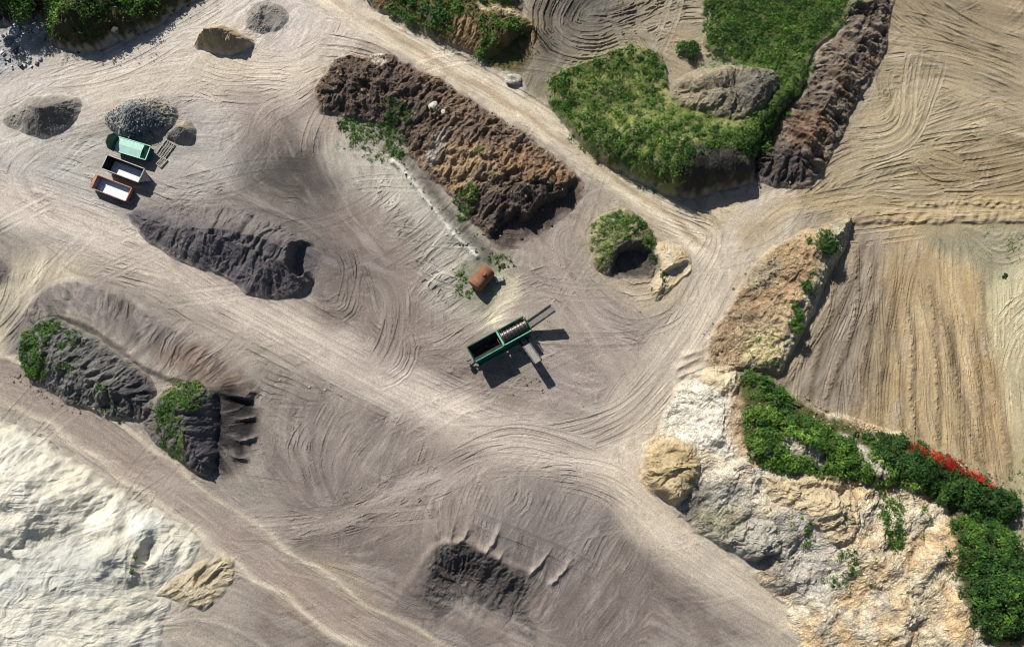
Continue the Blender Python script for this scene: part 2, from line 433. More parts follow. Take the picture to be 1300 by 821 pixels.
# straight lip across the field's north end
sp = spline(PA([(1085,284),(1180,283),(1320,283)]), step=2)
w = window(sp, 3); d, s = polydist(sp, X[w], Y[w] + .3 * perlin(X[w] / 2, Y[w] / 2, 44), False)
Z[w] += .45 * sstep(-.3, .3, d)  * (1 - sstep(.5, 3, d)) * (0.7 + .6 * perlin(X[w], Y[w], 45))
for q in ([(1240,255),(1290,259),(1330,260)], [(1150,262),(1220,258),(1330,268)]):
    sp = spline(PA(q), step=2); w = window(sp, 3); d, s = polydist(sp, X[w], Y[w] + .3 * perlin(X[w] / 2, Y[w] / 2, 44), False)
    Z[w] += .35 * np.exp(-(d / .35) ** 2) * np.clip(.5 + perlin(X[w] / .8, Y[w] / .8, 46), 0, 2)

# furrow crests and cracks north of the shade-darkened face at the bottom, washed fingers elsewhere
def fingers(lines, h, wd, col=None, rough=.25, flip=1):
    for q in lines:
        sp = spline(PA(q), step=.7); w = window(sp, 3 + wd * 3); x, y = X[w], Y[w]
        d, s = polydist(sp, x + rough * perlin(x / .8, y / .8, 51), y, False)
        env = sstep(0, 3, s) * sstep(-.3, .5, s.max() - s + .3)
        Z[w] += h * env * (np.exp(-np.abs(d / wd) ** 1.5))
        if col is not None: mixc(C, w, env * np.exp(-(d / wd) ** 2) * .6, A(col))
fingers([[(596,660),(594,672),(587,684)], [(600,655),(597,668),(592,678)], [(637,660),(630,680),(618,698)], [(645,688),(640,700),(633,706)],
         [(702,690),(690,710),(675,725)], [(554,655),(556,670),(558,680)], [(578,650),(577,665),(574,682)], [(732,700),(715,725),(700,740)]], .5, .42, (170,160,150))
fingers([[(285,505),(300,503),(318,506)], [(290,528),(303,532),(322,530)], [(288,548),(305,560),(322,556)], [(284,570),(300,580),(312,582)]], .8, .35, (140,132,126))
fingers([[(840,560),(825,580),(818,600)], [(900,450),(880,458),(860,468)], [(905,462),(885,470),(862,478)], [(900,440),(885,447),(868,452)]], .5, .5)

q = spline(PA([(38,392),(62,366),(100,356),(165,380),(240,428),(300,466),(322,498),(300,505),(250,490),(190,470),(130,425),(75,403),(45,412)]), True, 2)
w = window(q, 4); d, s = polydist(q, X[w] + .6 * fbm(X[w] / 3, Y[w] / 3, 55, 3), Y[w]); Z[w] += .9 * sstep(-.8, .5, d) + .12 * sstep(0, .5, d) * perlin(s * .9, d * .2, 56)
C[w] *= (1 + .30 * sstep(0, .5, d) * perlin(s * .9, d * .15, 57))[..., None]
rim = spline(PA([(470,800),(520,740),(543,706),(560,690),(592,686),(625,703),(652,718),(690,738),(730,800)]), step=1)
w = (slice(0, NY), slice(0, NX)); cx_, cy_ = P(608, 690)
w = window(rim, 45); x, y = X[w], Y[w]; d, s = polydist(rim, x + .5 * fbm(x / 2, y / 2, 58, 3), y + .5 * fbm(x / 2, y / 2, 59, 3), False)
up = np.exp(-((x - cx_) / 10) ** 2 - ((y - cy_) / 9) ** 2)
face = sstep(-5.5, .1, d) ** 1.0
Z[w] += 3.9 * up * (face - .2) + .25 * np.exp(-(d / .5) ** 2) * up + (1 - face) * up * .5 * perlin(s * .9, d * .15, 59)
dk = np.exp(-((d + 3.6) / 3.6) ** 4) * np.exp(-((x - cx_) / 7.5) ** 2) * (d < .2)
dk = sstep(.25, .55, dk + .22 * fbm(x / 2.2, y / 2.2, 97, 4)) * sstep(.5, -.3, d)
mixc(C, w, np.clip(dk, 0, 1), A((116,109,105)))  # slope below the rim darkened, its shade put into the colour
Z[w] += dk * (.22 * ridged(x / .9, y / .9, 98, 3) + .35 * perlin(s * .8, d * .15, 99))
mixc(C, w, np.exp(-((d - .5) / .5) ** 2) * up * .6, A((186,172,154)))
# scratches into the surface
AMPn = AMP * (0.75 + .5 * sstep(-.4, .5, fbm(X / 8, Y / 8, 61, 3)))
inw = np.zeros(X.shape, f32); inw[IN] = 1
e = np.minimum(np.minimum(X + 91, 91 - X), np.minimum(Y + 54, 62 - Y)); inw = sstep(0, 4, e).astype(f32)
pm = sstep(-.25, .35, fbm(X / 7, Y / 7, 62, 3))          # where the crossing passes win
ST = full(L2) * (.018 - .011 * pm) + full(L1) * .011 + full(L3) * (.006 + .017 * pm)
AMPn = AMPn * (.35 + 1.0 * sstep(-.35, .45, fbm(X / 4.5, Y / 4.5, 60, 4)))
Z += inw * AMPn * ST + .05 * fbm(X / 2.2, Y / 2.2, 63, 3) * inw + inw * TR * 1.0 * np.clip(AMPn, .4, 1.5)
S1 = np.clip(L1 - 1.0, 0, 2.5); S2 = np.clip(L2 - 1.15, 0, 2.5); S3 = np.clip(L3 - 1.1, 0, 2.5); B1 = np.clip(-L1 - 1.1, 0, 2.5); B3 = np.clip(-L3 - 1.3, 0, 2.5)
sc1 = sstep(-.25, .45, fbm(X / 6, Y / 6, 71, 4)); sc2 = sstep(-.1, .5, fbm(X / 8, Y / 8, 72, 4)); sc3 = sstep(-.1, .45, fbm(X / 6, Y / 6, 73, 4))
dkS = full(S1) * .13 * sc1 + full(S2) * .20 * sc2 + full(S3) * .17 * sc3
brS = full(B1) * .12 * (1 - sc1 * .6) + full(B3) * .14 * sc2
Z -= inw * (full(S2) * sc2 * .045 + full(S3) * sc3 * .035 + full(S1) * sc1 * .015) * np.clip(AMP, .4, 1.5)
C *= np.clip(1 - inw * dkS * np.clip(AMP, .5, 1.2) + inw * brS, .45, 1.5)[..., None]
g0 = C.mean(axis=2, keepdims=True); C = C * (g0 / .42) ** .34; C = C * np.array([1.0, .992, 1.0], f32)
pc = .5 + 1.4 * sstep(-.2, .5, fbm(X / 5, Y / 5, 69, 4))
C *= (1 + inw * (.045 * full(L2) + .045 * full(L1) * pc + .04 * full(L3) * pc + .085 * full(L4)) * np.clip(AMPn, .6, 1.6) + inw * TC * .8)[..., None]
C *= (1 + .10 * fbm(X / 6, Y / 6, 64, 4) + .08 * fbm(X / 22, Y / 22, 65, 2))[..., None]
gr = rng.standard_normal(X.shape).astype(f32)
C *= (1 + inw * (.05 * gr + .045 * blur(gr, 1) * 4 * sstep(0, .5, fbm(X / 3, Y / 3, 68, 4))))[..., None]
Z += inw * blur(gr, 1) * .012 * np.clip(AMPn, .3, 1.5)
dust = sstep(.1, .7, fbm(X / 7, Y / 7, 66, 5) + .25 * full(L2) * inw)[..., None]
C = C * (1 - dust * .18) + A((206,198,188)) * dust * .18
# pits of damp grey
dp = sstep(.35, .7, fbm(X / 4, Y / 4, 67, 5))[..., None] * .3
C = C * (1 - dp) + C * A((170,160,150)) / KA * 1.2 * dp
C = np.clip(C, .01, .85).astype(f32)

# ------------------------------------------------------------------ materials
def nt(m): 
    m.use_nodes = True; return m.node_tree.nodes, m.node_tree.links

def earth_material(name, grain=9.0, contrast=.35, bump=.35, rough=.95):
    m = bpy.data.materials.new(name); n, l = nt(m)
    b = n['Principled BSDF']; b.inputs['Roughness'].default_value = rough; b.inputs['Specular IOR Level'].default_value = .15
    at = n.new('ShaderNodeAttribute'); at.attribute_name = 'Col'
    tc = n.new('ShaderNodeTexCoord')
    no = n.new('ShaderNodeTexNoise'); no.inputs['Scale'].default_value = grain; no.inputs['Detail'].default_value = 4; no.inputs['Roughness'].default_value = .7
    l.new(tc.outputs['Object'], no.inputs['Vector'])
    mr = n.new('ShaderNodeMapRange'); mr.inputs['From Min'].default_value = .3; mr.inputs['From Max'].default_value = .7
    mr.inputs['To Min'].default_value = 1 - contrast; mr.inputs['To Max'].default_value = 1 + contrast
    l.new(no.outputs['Fac'], mr.inputs['Value'])
    mx = n.new('ShaderNodeVectorMath'); mx.operation = 'SCALE'
    l.new(at.outputs['Color'], mx.inputs[0]); l.new(mr.outputs['Result'], mx.inputs['Scale'])
    l.new(mx.outputs['Vector'], b.inputs['Base Color'])
    bp = n.new('ShaderNodeBump'); bp.inputs['Strength'].default_value = bump; bp.inputs['Distance'].default_value = .06
    l.new(no.outputs['Fac'], bp.inputs['Height']); l.new(bp.outputs['Normal'], b.inputs['Normal'])
    return m
M_ground = earth_material('dusty_earth', 5, .26, .55)
M_soil = earth_material('piled_soil', 5, .30, .7)
M_sand = earth_material('piled_sand', 7, .10, .35)
M_gravel = earth_material('gravel', 14, .55, 1.0)

def paint_mat(name, col, rough=.5, metal=0.0, wear=None, scale=3.0, amt=.4, dustc=(150,140,128), dustw=.25):
    m = bpy.data.materials.new(name); n, l = nt(m); b = n['Principled BSDF']
    b.inputs['Roughness'].default_value = rough; b.inputs['Metallic'].default_value = metal
    tc = n.new('ShaderNodeTexCoord')
    no = n.new('ShaderNodeTexNoise'); no.inputs['Scale'].default_value = scale; no.inputs['Detail'].default_value = 8; no.inputs['Roughness'].default_value = .65
    l.new(tc.outputs['Object'], no.inputs['Vector'])
    cr = n.new('ShaderNodeValToRGB')
    base = list(lin(col)) + [1]; wr = list(lin(wear if wear else [c * .7 for c in col])) + [1]
    cr.color_ramp.elements[0].position = .5 - amt * .4; cr.color_ramp.elements[0].color = wr
    cr.color_ramp.elements[1].position = .5 + .05; cr.color_ramp.elements[1].color = base
    l.new(no.outputs['Fac'], cr.inputs['Fac'])
    n2 = n.new('ShaderNodeTexNoise'); n2.inputs['Scale'].default_value = scale * .6; n2.inputs['Detail'].default_value = 5
    l.new(tc.outputs['Object'], n2.inputs['Vector'])
    mr = n.new('ShaderNodeMapRange'); mr.inputs['From Min'].default_value = .45; mr.inputs['From Max'].default_value = .75; mr.inputs['To Max'].default_value = dustw * 2
    l.new(n2.outputs['Fac'], mr.inputs['Value'])
    mx = n.new('ShaderNodeMix'); mx.data_type = 'RGBA'; l.new(mr.outputs['Result'], mx.inputs['Factor']); l.new(cr.outputs['Color'], mx.inputs['A'])
    mx.inputs['B'].default_value = list(lin(dustc) * .8) + [1]
    l.new(mx.outputs['Result'], b.inputs['Base Color'])
    return m

def leaf_material(name):
    m = bpy.data.materials.new(name); n, l = nt(m); b = n['Principled BSDF']; b.inputs['Roughness'].default_value = .6; b.inputs['Specular IOR Level'].default_value = .3
    at = n.new('ShaderNodeAttribute'); at.attribute_name = 'Col'
    l.new(at.outputs['Color'], b.inputs['Base Color'])
    tr = n.new('ShaderNodeBsdfTranslucent'); l.new(at.outputs['Color'], tr.inputs['Color'])
    mx = n.new('ShaderNodeMixShader'); mx.inputs['Fac'].default_value = .28
    l.new(b.outputs['BSDF'], mx.inputs[1]); l.new(tr.outputs['BSDF'], mx.inputs[2]); l.new(mx.outputs['Shader'], n['Material Output'].inputs['Surface'])
    return m
M_leaf = leaf_material('leaves')

# ------------------------------------------------------------------ object helpers
def tag(o, label=None, cat=None, group=None, kind=None):
    if label: o['label'] = label
    if cat: o['category'] = cat
    if group: o['group'] = group
    if kind: o['kind'] = kind
    return o

def raw_mesh(name, verts, faces_flat, nper, mat, cols=None, parent=None, smooth=False):
    me = bpy.data.meshes.new(name)
    nv = len(verts); nf = len(faces_flat) // nper
    me.vertices.add(nv); me.vertices.foreach_set('co', np.ascontiguousarray(verts, f32).ravel())
    me.loops.add(nf * nper); me.loops.foreach_set('vertex_index', np.ascontiguousarray(faces_flat, np.int32))
    me.polygons.add(nf); me.polygons.foreach_set('loop_start', np.arange(0, nf * nper, nper, dtype=np.int32))
    me.polygons.foreach_set('use_smooth', np.full(nf, smooth))
    me.update(calc_edges=True)
    if cols is not None:
        a = me.color_attributes.new('Col', 'FLOAT_COLOR', 'POINT')
        c4 = np.ones((nv, 4), f32); c4[:, :3] = cols; a.data.foreach_set('color', c4.ravel())
    me.materials.append(mat)
    o = bpy.data.objects.new(name, me); COL.objects.link(o); o.parent = parent
    return o

def grid_mesh(name, w, z, cols, cellmask, mat, smooth=False, origin=None):
    """mesh of the masked cells of a window of the master grid"""
    x, y = X[w], Y[w]; ny, nx = x.shape
    cj, ci = np.nonzero(cellmask[:ny - 1, :nx - 1])
    a = cj * nx + ci
    q = np.stack([a, a + 1, a + nx + 1, a + nx], 1)
    used = np.zeros(nx * ny, bool); used[q.ravel()] = True
    remap = np.cumsum(used) - 1
    v = np.stack([x.ravel(), y.ravel(), z.ravel()], 1)[used]
    loc = np.zeros(3, f32) if origin is None else np.asarray(origin, f32)
    o = raw_mesh(name, v - loc, remap[q].ravel(), 4, mat, cols.reshape(-1, 3)[used], smooth=smooth)
    o.location = loc.tolist()
    return o

# ------------------------------------------------------------------ heaps
CT = C.copy()
ZT = Z.copy()       # the walkable top of everything so far
HEAPS = []
def heap(name, label, cat, pts, H, slope=.7, warp=.8, lo=None, hi=None, lowfrac=.15, gully=.35, gfreq=.8, rough=.12, clod=.0, lump=.25,
         col=(90,85,85), pal=(), paints=(), peaks=(), cuts=(), mat=None, speck=.0, kind=None, group=None, edgecol=None, crest=None, stri=0.0, sharp=1.0, crumb=.07, ls=2.6):
    poly = spline(PA(pts), True, 1.5)
    w = window(poly, 3.0)
    x, y = X[w], Y[w]
    wx = x + warp * fbm(x / 4, y / 4, 71, 3); wy = y + warp * fbm(x / 4, y / 4, 72, 3)
    d, s = polydist(poly, wx, wy)
    Hm = H * (1 + .28 * fbm(x / 9, y / 9, 73, 2))
    if lo is not None:
        a = np.array(P(*lo)); b = np.array(P(*hi)); e = b - a
        t = np.clip(((x - a[0]) * e[0] + (y - a[1]) * e[1]) / (e @ e), 0, 1)
        Hm = Hm * (lowfrac + (1 - lowfrac) * t)
    dd = np.maximum(d, 0)
    h = Hm * (1 - np.exp(-(dd * slope / np.maximum(Hm, .2)) ** sharp)) if not crest else None
    if crest:                      # height rises to a crest line and falls again
        cl = spline(PA(crest), step=1.5); dc, sc_ = polydist(cl, wx, wy, False); dc = np.abs(dc)
        f = dd / (dd + dc + .3)
        h = Hm * f ** .85
        h = np.minimum(h, dd * slope * 1.6)
    for (q, ph, pr) in peaks:
        c = P(*q); rr = np.hypot(wx - c[0], wy - c[1])
        h = np.maximum(h, np.minimum(ph * np.clip(1 - rr / pr, 0, 1) ** .9 + .0, dd * slope * 1.8) )
    env = sstep(0, 1.6, dd) 
    if gully:
        g = perlin(s * gfreq + .35 * perlin(x / 2, y / 2, 74), d * .12, 75)
        g2 = perlin(s * gfreq * 2.7, d * .25, 76)
        h = h - gully * env * (np.abs(g) * -1.0 + .35 + .35 * np.abs(g2)) * np.clip(Hm / 3, .3, 1.2)
    h = h + env * (lump * fbm(x / ls, y / ls, 77, 3 if ls < 4 else 5, .42))
    if rough: h = h + sstep(0, .6, dd) * rough * ridged(x / 1.1, y / 1.1, 78, 3)
    h = h + sstep(0, .6, dd) * crumb * (ridged(x / .55, y / .55, 84, 2) * sstep(-.3, .3, fbm(x / 2.5, y / 2.5, 85, 2)) + .8 * np.random.default_rng(3).standard_normal(x.shape).astype(f32) * .35)
    if stri: h = h + env * stri * full(L2 * .7 + L1 * .3)[w]
    wd = None
    if clod:
        wd, wv = worley(x / .62, y / .62, 5); wd2, wv2 = worley(x / 1.7 + 3, y / 1.7, 9)
        h = h + sstep(-.2, .5, dd) * clod * (np.clip(.55 - wd, 0, 1) * (wv > .35) * 1.3 * (.4 + wv) + 1.7 * np.clip(.5 - wd2, 0, 1) * (wv2 > .6))
    for cpts, depth, soft in cuts:
        cp = spline(PA(cpts), True, 1.0); cd, _ = polydist(cp, x + .35 * fbm(x / 1.5, y / 1.5, 79, 3), y + .35 * fbm(x / 1.5, y / 1.5, 80, 3))
        k = sstep(-soft, soft, cd) * depth
        h = h * (1 - k)
    h = np.where(d > 0, np.maximum(h, .0) + .03, d * .6 + .03)
    base = ZT[w]
    z = base + h
    c = np.empty(x.shape + (3,), f32); c[:] = A(col)
    for (pc, sc, th, so, am) in pal:
        k = sstep(th - so, th + so, fbm(x / sc, y / sc, 80 + int(sc * 3) % 13, 4)) * am
        c = c * (1 - k[..., None]) + A(pc) * k[..., None]
    if edgecol is not None:
        k = (1 - sstep(-.5, edgecol[1], d + .8 * fbm(x / 1.5, y / 1.5, 90, 3)))[..., None]
        c = c * (1 - k) + A(edgecol[0]) * k
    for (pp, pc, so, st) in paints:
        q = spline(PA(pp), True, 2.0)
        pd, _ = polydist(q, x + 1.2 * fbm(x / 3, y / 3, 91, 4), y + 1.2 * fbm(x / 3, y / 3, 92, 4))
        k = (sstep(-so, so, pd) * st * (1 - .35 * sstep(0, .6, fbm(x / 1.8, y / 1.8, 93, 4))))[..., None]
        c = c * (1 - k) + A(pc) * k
    c *= (1 + .12 * fbm(x / 3, y / 3, 94, 4))[..., None]
    if gully: c *= (1 + .06 * perlin(s * 2.2, d * .3, 95))[..., None]
    if speck:
        wd, wv = worley(x / .34, y / .34, 15)
        c *= (1 + speck * (wv - .45) * 2)[..., None]
    elif clod:
        c *= (1 + .28 * (wv - .5) + .10 * (wv2 - .5))[..., None]
    sp_, sv_ = worley(x / .5, y / .5, 25)
    c *= (1 + crumb * 2.2 * (sv_ - .5) - crumb * 4 * sstep(.55, .2, sp_) * 0)[..., None]
    c *= (1 + crumb * 1.2 * np.random.default_rng(4).standard_normal(x.shape).astype(f32))[..., None]
    kk = np.where(d < .3, np.exp(np.minimum(d, 0) / 1.3), 0) * sstep(-.35, .5, fbm(x / 1.4, y / 1.4, 97, 4)) * .62 * (H > 1.5)
    C[w] = C[w] * (1 - kk[..., None]) + c * kk[..., None]
    Z[w] += kk * .12 * ridged(x / .7, y / .7, 98, 2)
    # dust blown from the ground over the foot of the heap
    k = (1 - sstep(-.3, .9, d + .5 * perlin(x / .9, y / .9, 96)))[..., None] * .75
    c = c * (1 - k) + CT[w] * k
    c = np.clip(c, .008, .85)
    keep = d > -.35
    ctr = poly.mean(0); cj, ci_ = cell(ctr[0], ctr[1])
    o = grid_mesh(name, w, z, c, keep, mat or M_soil, origin=(ctr[0], ctr[1], float(ZT[cj, ci_])))
    if kind: tag(o, label, None, group, kind)
    else: tag(o, label, cat, group)
    ZT[w] = np.where(keep, np.maximum(z, ZT[w]), ZT[w])
    CT[w] = np.where(keep[..., None], c, CT[w])
    HEAPS.append(o)
    return o

heap('spoil_heap', 'long dark grey heap of fine soil below the three skips', 'spoil heap',
     [(160,272),(190,262),(235,258),(300,262),(365,285),(398,310),(407,326),(402,350),(388,372),(345,381),(312,371),(282,353),(240,337),(205,319),(178,298)],
     5.2, .75, warp=.7, lo=(250,250), hi=(330,350), lowfrac=.35, gully=.8, gfreq=.42, rough=.10, lump=.35, col=(100,95,98),
     pal=[((122,116,114),3,.1,.3,.5)], edgecol=((112,106,104),1.0), crest=[(185,285),(235,295),(300,300),(360,315),(392,330)],
     paints=[([(200,262),(300,262),(390,300),(360,310),(280,290),(210,280)], (136,128,122), 1.5, .6)],
     cuts=[([(376,314),(396,310),(420,326),(418,345),(404,360),(392,346),(382,354),(372,338)], .95, .35)])
heap('spoil_heap', 'very long brown earth heap with rough clods, beside the diagonal haul road', 'spoil heap',
     [(398,118),(412,88),(440,70),(490,68),(540,90),(600,125),(660,165),(715,205),(742,235),(735,262),(700,285),(668,312),(638,318),(608,292),(580,260),(545,225),(517,195),(500,168),(478,158),(430,150),(405,142)],
     5.6, .85, warp=1.0, lo=(470,90), hi=(680,262), lowfrac=.45, gully=1.3, gfreq=.38, rough=.38, clod=.12, lump=1.1, col=(128,108,90), crumb=.13,
     pal=[((104,90,80),6,.05,.25,.75), ((172,150,124),2.4,.25,.2,.5), ((98,92,90),4.4,.3,.15,.6), ((190,176,156),1.5,.5,.1,.5)],
     paints=[([(405,130),(420,90),(470,80),(540,110),(560,160),(500,160),(430,150)], (92,82,76), 2, .8),
             ([(545,200),(600,190),(640,220),(620,270),(580,250)], (178,152,118), 2, .6),
             ([(640,200),(700,205),(735,238),(700,250),(650,240)], (150,120,90), 2, .7),
             ([(600,250),(660,235),(740,240),(700,290),(660,315),(620,310)], (82,74,72), 1.8, .85),  # cliff shade at the south-east end, put into the colour
             ([(545,195),(560,175),(570,180),(552,215)], (170,166,158), .6, .7),
             ([(470,66),(486,66),(490,80),(478,84)], (214,206,190), .6, .8)],
     cuts=[([(632,290),(654,272),(668,280),(690,256),(712,250),(732,228),(756,240),(750,265),(705,300),(670,330),(625,330),(618,308)], .92, .4)])
heap('spoil_heap', 'dark grey weathered heap with green growth at its west end, above the lower left road', 'spoil heap',
     [(24,440),(40,415),(75,403),(112,422),(150,448),(190,478),(198,510),(187,532),(150,533),(110,520),(70,502),(32,476)],
     5.0, 1.05, gully=.9, gfreq=.5, rough=.3, clod=.08, lump=.7, col=(116,114,110), lo=(60,400), hi=(100,500), lowfrac=.6,
     pal=[((78,80,76),4,.1,.25,.6), ((146,140,130),3,.3,.2,.5)],
     paints=[([(160,478),(195,478),(200,530),(160,530)], (84,82,84), 1, .8)])  # south-east nose coloured darker for its shaded side
heap('spoil_heap', 'green-topped grey heap with a steep eastern face darkened as shade, above the lower left road', 'spoil heap',
     [(180,530),(198,502),(228,484),(262,486),(276,500),(278,530),(276,560),(276,590),(262,608),(235,590),(202,566)],
     7.2, 1.9, lo=(195,550), hi=(264,530), lowfrac=.14, gully=.7, gfreq=.5, rough=.18, clod=.15, lump=.4, col=(116,110,104),
     pal=[((84,80,78),4,.1,.2,.6)], paints=[([(245,520),(285,500),(285,610),(250,600)], (92,88,94), 1.2, .8), ([(205,495),(240,480),(275,490),(230,505)], (150,132,112), 1, .6)])  # first patch paints the east drop's shade into the soil colour
heap('white_sand_hill', 'broad pale sand hill with wind-cut hollows filling the lower left corner', 'sand heap',
     [(-160,520),(-20,530),(15,535),(60,560),(120,600),(180,640),(232,668),(252,690),(240,722),(215,760),(200,860),(160,960),(-160,960)],
     5.5, .42, warp=1.6, gully=.18, gfreq=.7, rough=.04, lump=.45, crumb=.05, stri=.015, col=(224,219,204), mat=M_sand,
     lo=(120,590), hi=(40,700), lowfrac=.55, peaks=[((30,640),6.0,14),((150,700),4.5,9)],
     pal=[((206,202,190),5,.15,.25,.7), ((222,215,192),8,.0,.3,.6), ((176,174,166),2.4,.34,.12,.6)],
     cuts=[([(60,680),(110,672),(150,684),(120,705),(80,700)], .30, 1.4), ([(190,690),(204,682),(206,700),(196,715),(186,712)], .5, .6),
           ([(226,690),(238,680),(236,706),(224,716)], .5, .6), ([(-20,700),(20,698),(40,712),(10,735),(-20,735)], .4, .9),
           ([(-10,565),(10,570),(8,590),(-10,588)], .25, .8), ([(20,640),(50,645),(40,660),(10,655)], .18, 1.2)],
     paints=[([(0,700),(90,690),(160,700),(160,740),(0,760)], (188,190,184), 3, .7), ([(120,600),(180,636),(236,668),(250,690),(225,680),(170,645)], (204,196,178), 2, .6), ([(175,650),(215,655),(195,690),(172,680)], (214,218,212), 1, .7)])
heap('sand_ridge', 'tan furrowed ridge with a dark slot beside the white sand, at the lower road', 'sand heap',
     [(206,752),(226,734),(250,716),(278,700),(292,706),(298,722),(290,748),(262,772),(226,774)], 1.5, .45, warp=2.4, gully=.5, gfreq=.9, rough=.12, lump=.3, stri=.08, col=(190,178,152), mat=M_sand,
     pal=[((176,158,128),2,.1,.25,.6)], cuts=[([(252,728),(266,718),(281,710),(280,716),(262,734),(248,742)], .85, .25), ([(262,738),(282,722),(284,726),(268,744)], .7, .25)])
heap('grassy_mound', 'round grassy mound with a shade-darkened bite out of its south side, by the road junction', 'mound',
     [(746,294),(764,272),(795,266),(821,282),(833,308),(836,335),(826,352),(790,353),(762,346),(750,325)], 4.6, 1.1, gully=.5, gfreq=.6, rough=.15, clod=.12, lump=.3,
     col=(140,132,104), crumb=.13, pal=[((96,104,60),3,.0,.3,.6)], cuts=[([(780,330),(788,318),(806,316),(822,322),(824,356),(776,356)], .92, .35)],
     paints=[([(750,290),(765,275),(780,300),(765,340),(750,320)], (158,160,112), 1.5, .6), ([(775,315),(828,315),(828,356),(775,356)], (84,78,78), .6, .9)])  # second patch colours the bite with its shade
heap('clay_bank', 'small cream clay bank with a black notch beside the grassy mound', 'mound',
     [(832,312),(850,306),(874,322),(878,345),(866,356),(848,372),(836,380),(824,372),(830,345)], 2.6, .9, gully=.4, gfreq=1.0, rough=.12, lump=.2, col=(206,192,164), mat=M_sand,
     pal=[((176,150,110),2,.1,.2,.6)], cuts=[([(842,345),(858,338),(874,333),(876,342),(860,356),(850,362),(840,358)], .95, .25)])
heap('gravel_pile', 'large grey gravel pile with coarse dark stones and a shade-painted side, north of the green skip', 'gravel pile',
     [(133,152),(148,136),(180,124),(215,128),(226,148),(214,166),(190,181),(165,183),(140,168)], 3.6, .68, gully=.12, rough=.16, clod=.25, lump=.15, col=(146,146,142), mat=M_gravel, speck=.5,
     peaks=[((176,146),3.6,6.0)], paints=[([(172,140),(222,150),(212,168),(188,183),(160,184),(170,160)], (84,92,100), .8, .85), ([(182,128),(212,130),(216,146),(190,142)], (172,156,134), .8, .6)])  # blue-grey patch is painted shade on the side away from the sun
heap('gravel_pile', 'small conical pile of fine grey gravel beside the large gravel pile', 'gravel pile',
     [(212,172),(220,158),(236,154),(247,164),(244,176),(232,183),(218,181)], 1.9, .75, gully=.1, rough=.06, lump=.08, col=(138,134,128), mat=M_gravel, speck=.2, peaks=[((232,165),2.2,2.8)],
     paints=[([(224,152),(244,158),(240,166),(226,164)], (190,166,140), .4, .7)])
heap('sand_pile', 'low grey sand pile with a sharp dug-out shoulder, nearest the left edge', 'sand pile',
     [(2,152),(20,132),(62,118),(98,122),(102,142),(88,162),(62,176),(34,170)], 2.4, .45, gully=.35, gfreq=.5, rough=.07, lump=.3, col=(156,150,140), mat=M_sand,
     peaks=[((62,140),3.4,5.0)], paints=[([(45,140),(70,130),(98,145),(85,165),(60,175),(36,162)], (112,106,102), 1, .85)])
heap('sand_pile', 'tan conical sand pile with scooped sides near the top edge', 'sand pile',
 [(244,60),(258,38),(288,31),(314,44),(326,56),(320,64),(298,70),(262,67)], 3.4, .8, gully=.6, gfreq=.6, rough=.08, lump=.2, col=(176,158,124), mat=M_sand,
     peaks=[((276,44),4.6,4.6),((300,54),3.0,3.5)], paints=[([(282,36),(322,52),(318,64),(286,66)], (138,126,112), .8, .6)])
heap('sand_pile', 'smooth grey sand pile with a round hollow, right of the tan conical pile', 'sand pile',
     [(308,24),(318,6),(342,-2),(364,8),(366,24),(350,40),(324,42)], 3.0, .7, gully=.25, gfreq=.6, rough=.05, lump=.15, col=(150,144,136), mat=M_sand,
     cuts=[([(336,14),(350,14),(356,24),(346,34),(334,28)], .5, .6)])
heap('spoil_heap', 'small dark heap cut off by the left edge of the photo', 'spoil heap',
     [(-40,320),(-5,326),(10,338),(10,352),(0,364),(-40,370)], 2.2, .6, gully=.5, rough=.1, col=(118,112,108))
heap('earth_bank', 'sloping orange and grey bank with a straight steep edge west of the ploughed field', 'earth bank',
     [(1046,284),(1074,276),(1084,284),(1070,318),(1048,362),(1024,414),(1002,458),(985,474),(945,470),(900,472),(896,440),(918,402),(945,350),(985,310)], 3.0, 2.4,
     lo=(925,350), hi=(1035,378), lowfrac=.15, gully=.9, gfreq=.4, rough=.25, clod=.06, lump=.9, col=(178,158,126), sharp=1.2, crumb=.13,
     pal=[((150,138,116),5,.1,.2,.7), ((200,186,150),3,.2,.2,.6), ((120,96,70),2.6,.3,.15,.6)],
     paints=[([(940,350),(1010,310),(1030,340),(1000,380),(940,400)], (160,132,100), 1.5, .7), ([(945,345),(985,330),(985,355),(950,375)], (140,138,120), 1.2, .6),
             ([(1050,290),(1078,280),(1062,330),(1020,420),(995,462),(980,455),(1010,390),(1040,330)], (180,176,154), .8, .7),
             ([(900,400),(950,380),(960,440),(900,466)], (150,128,104), 1.5, .7), ([(940,430),(985,420),(985,465),(945,462)], (206,190,148), 1.5, .7)])
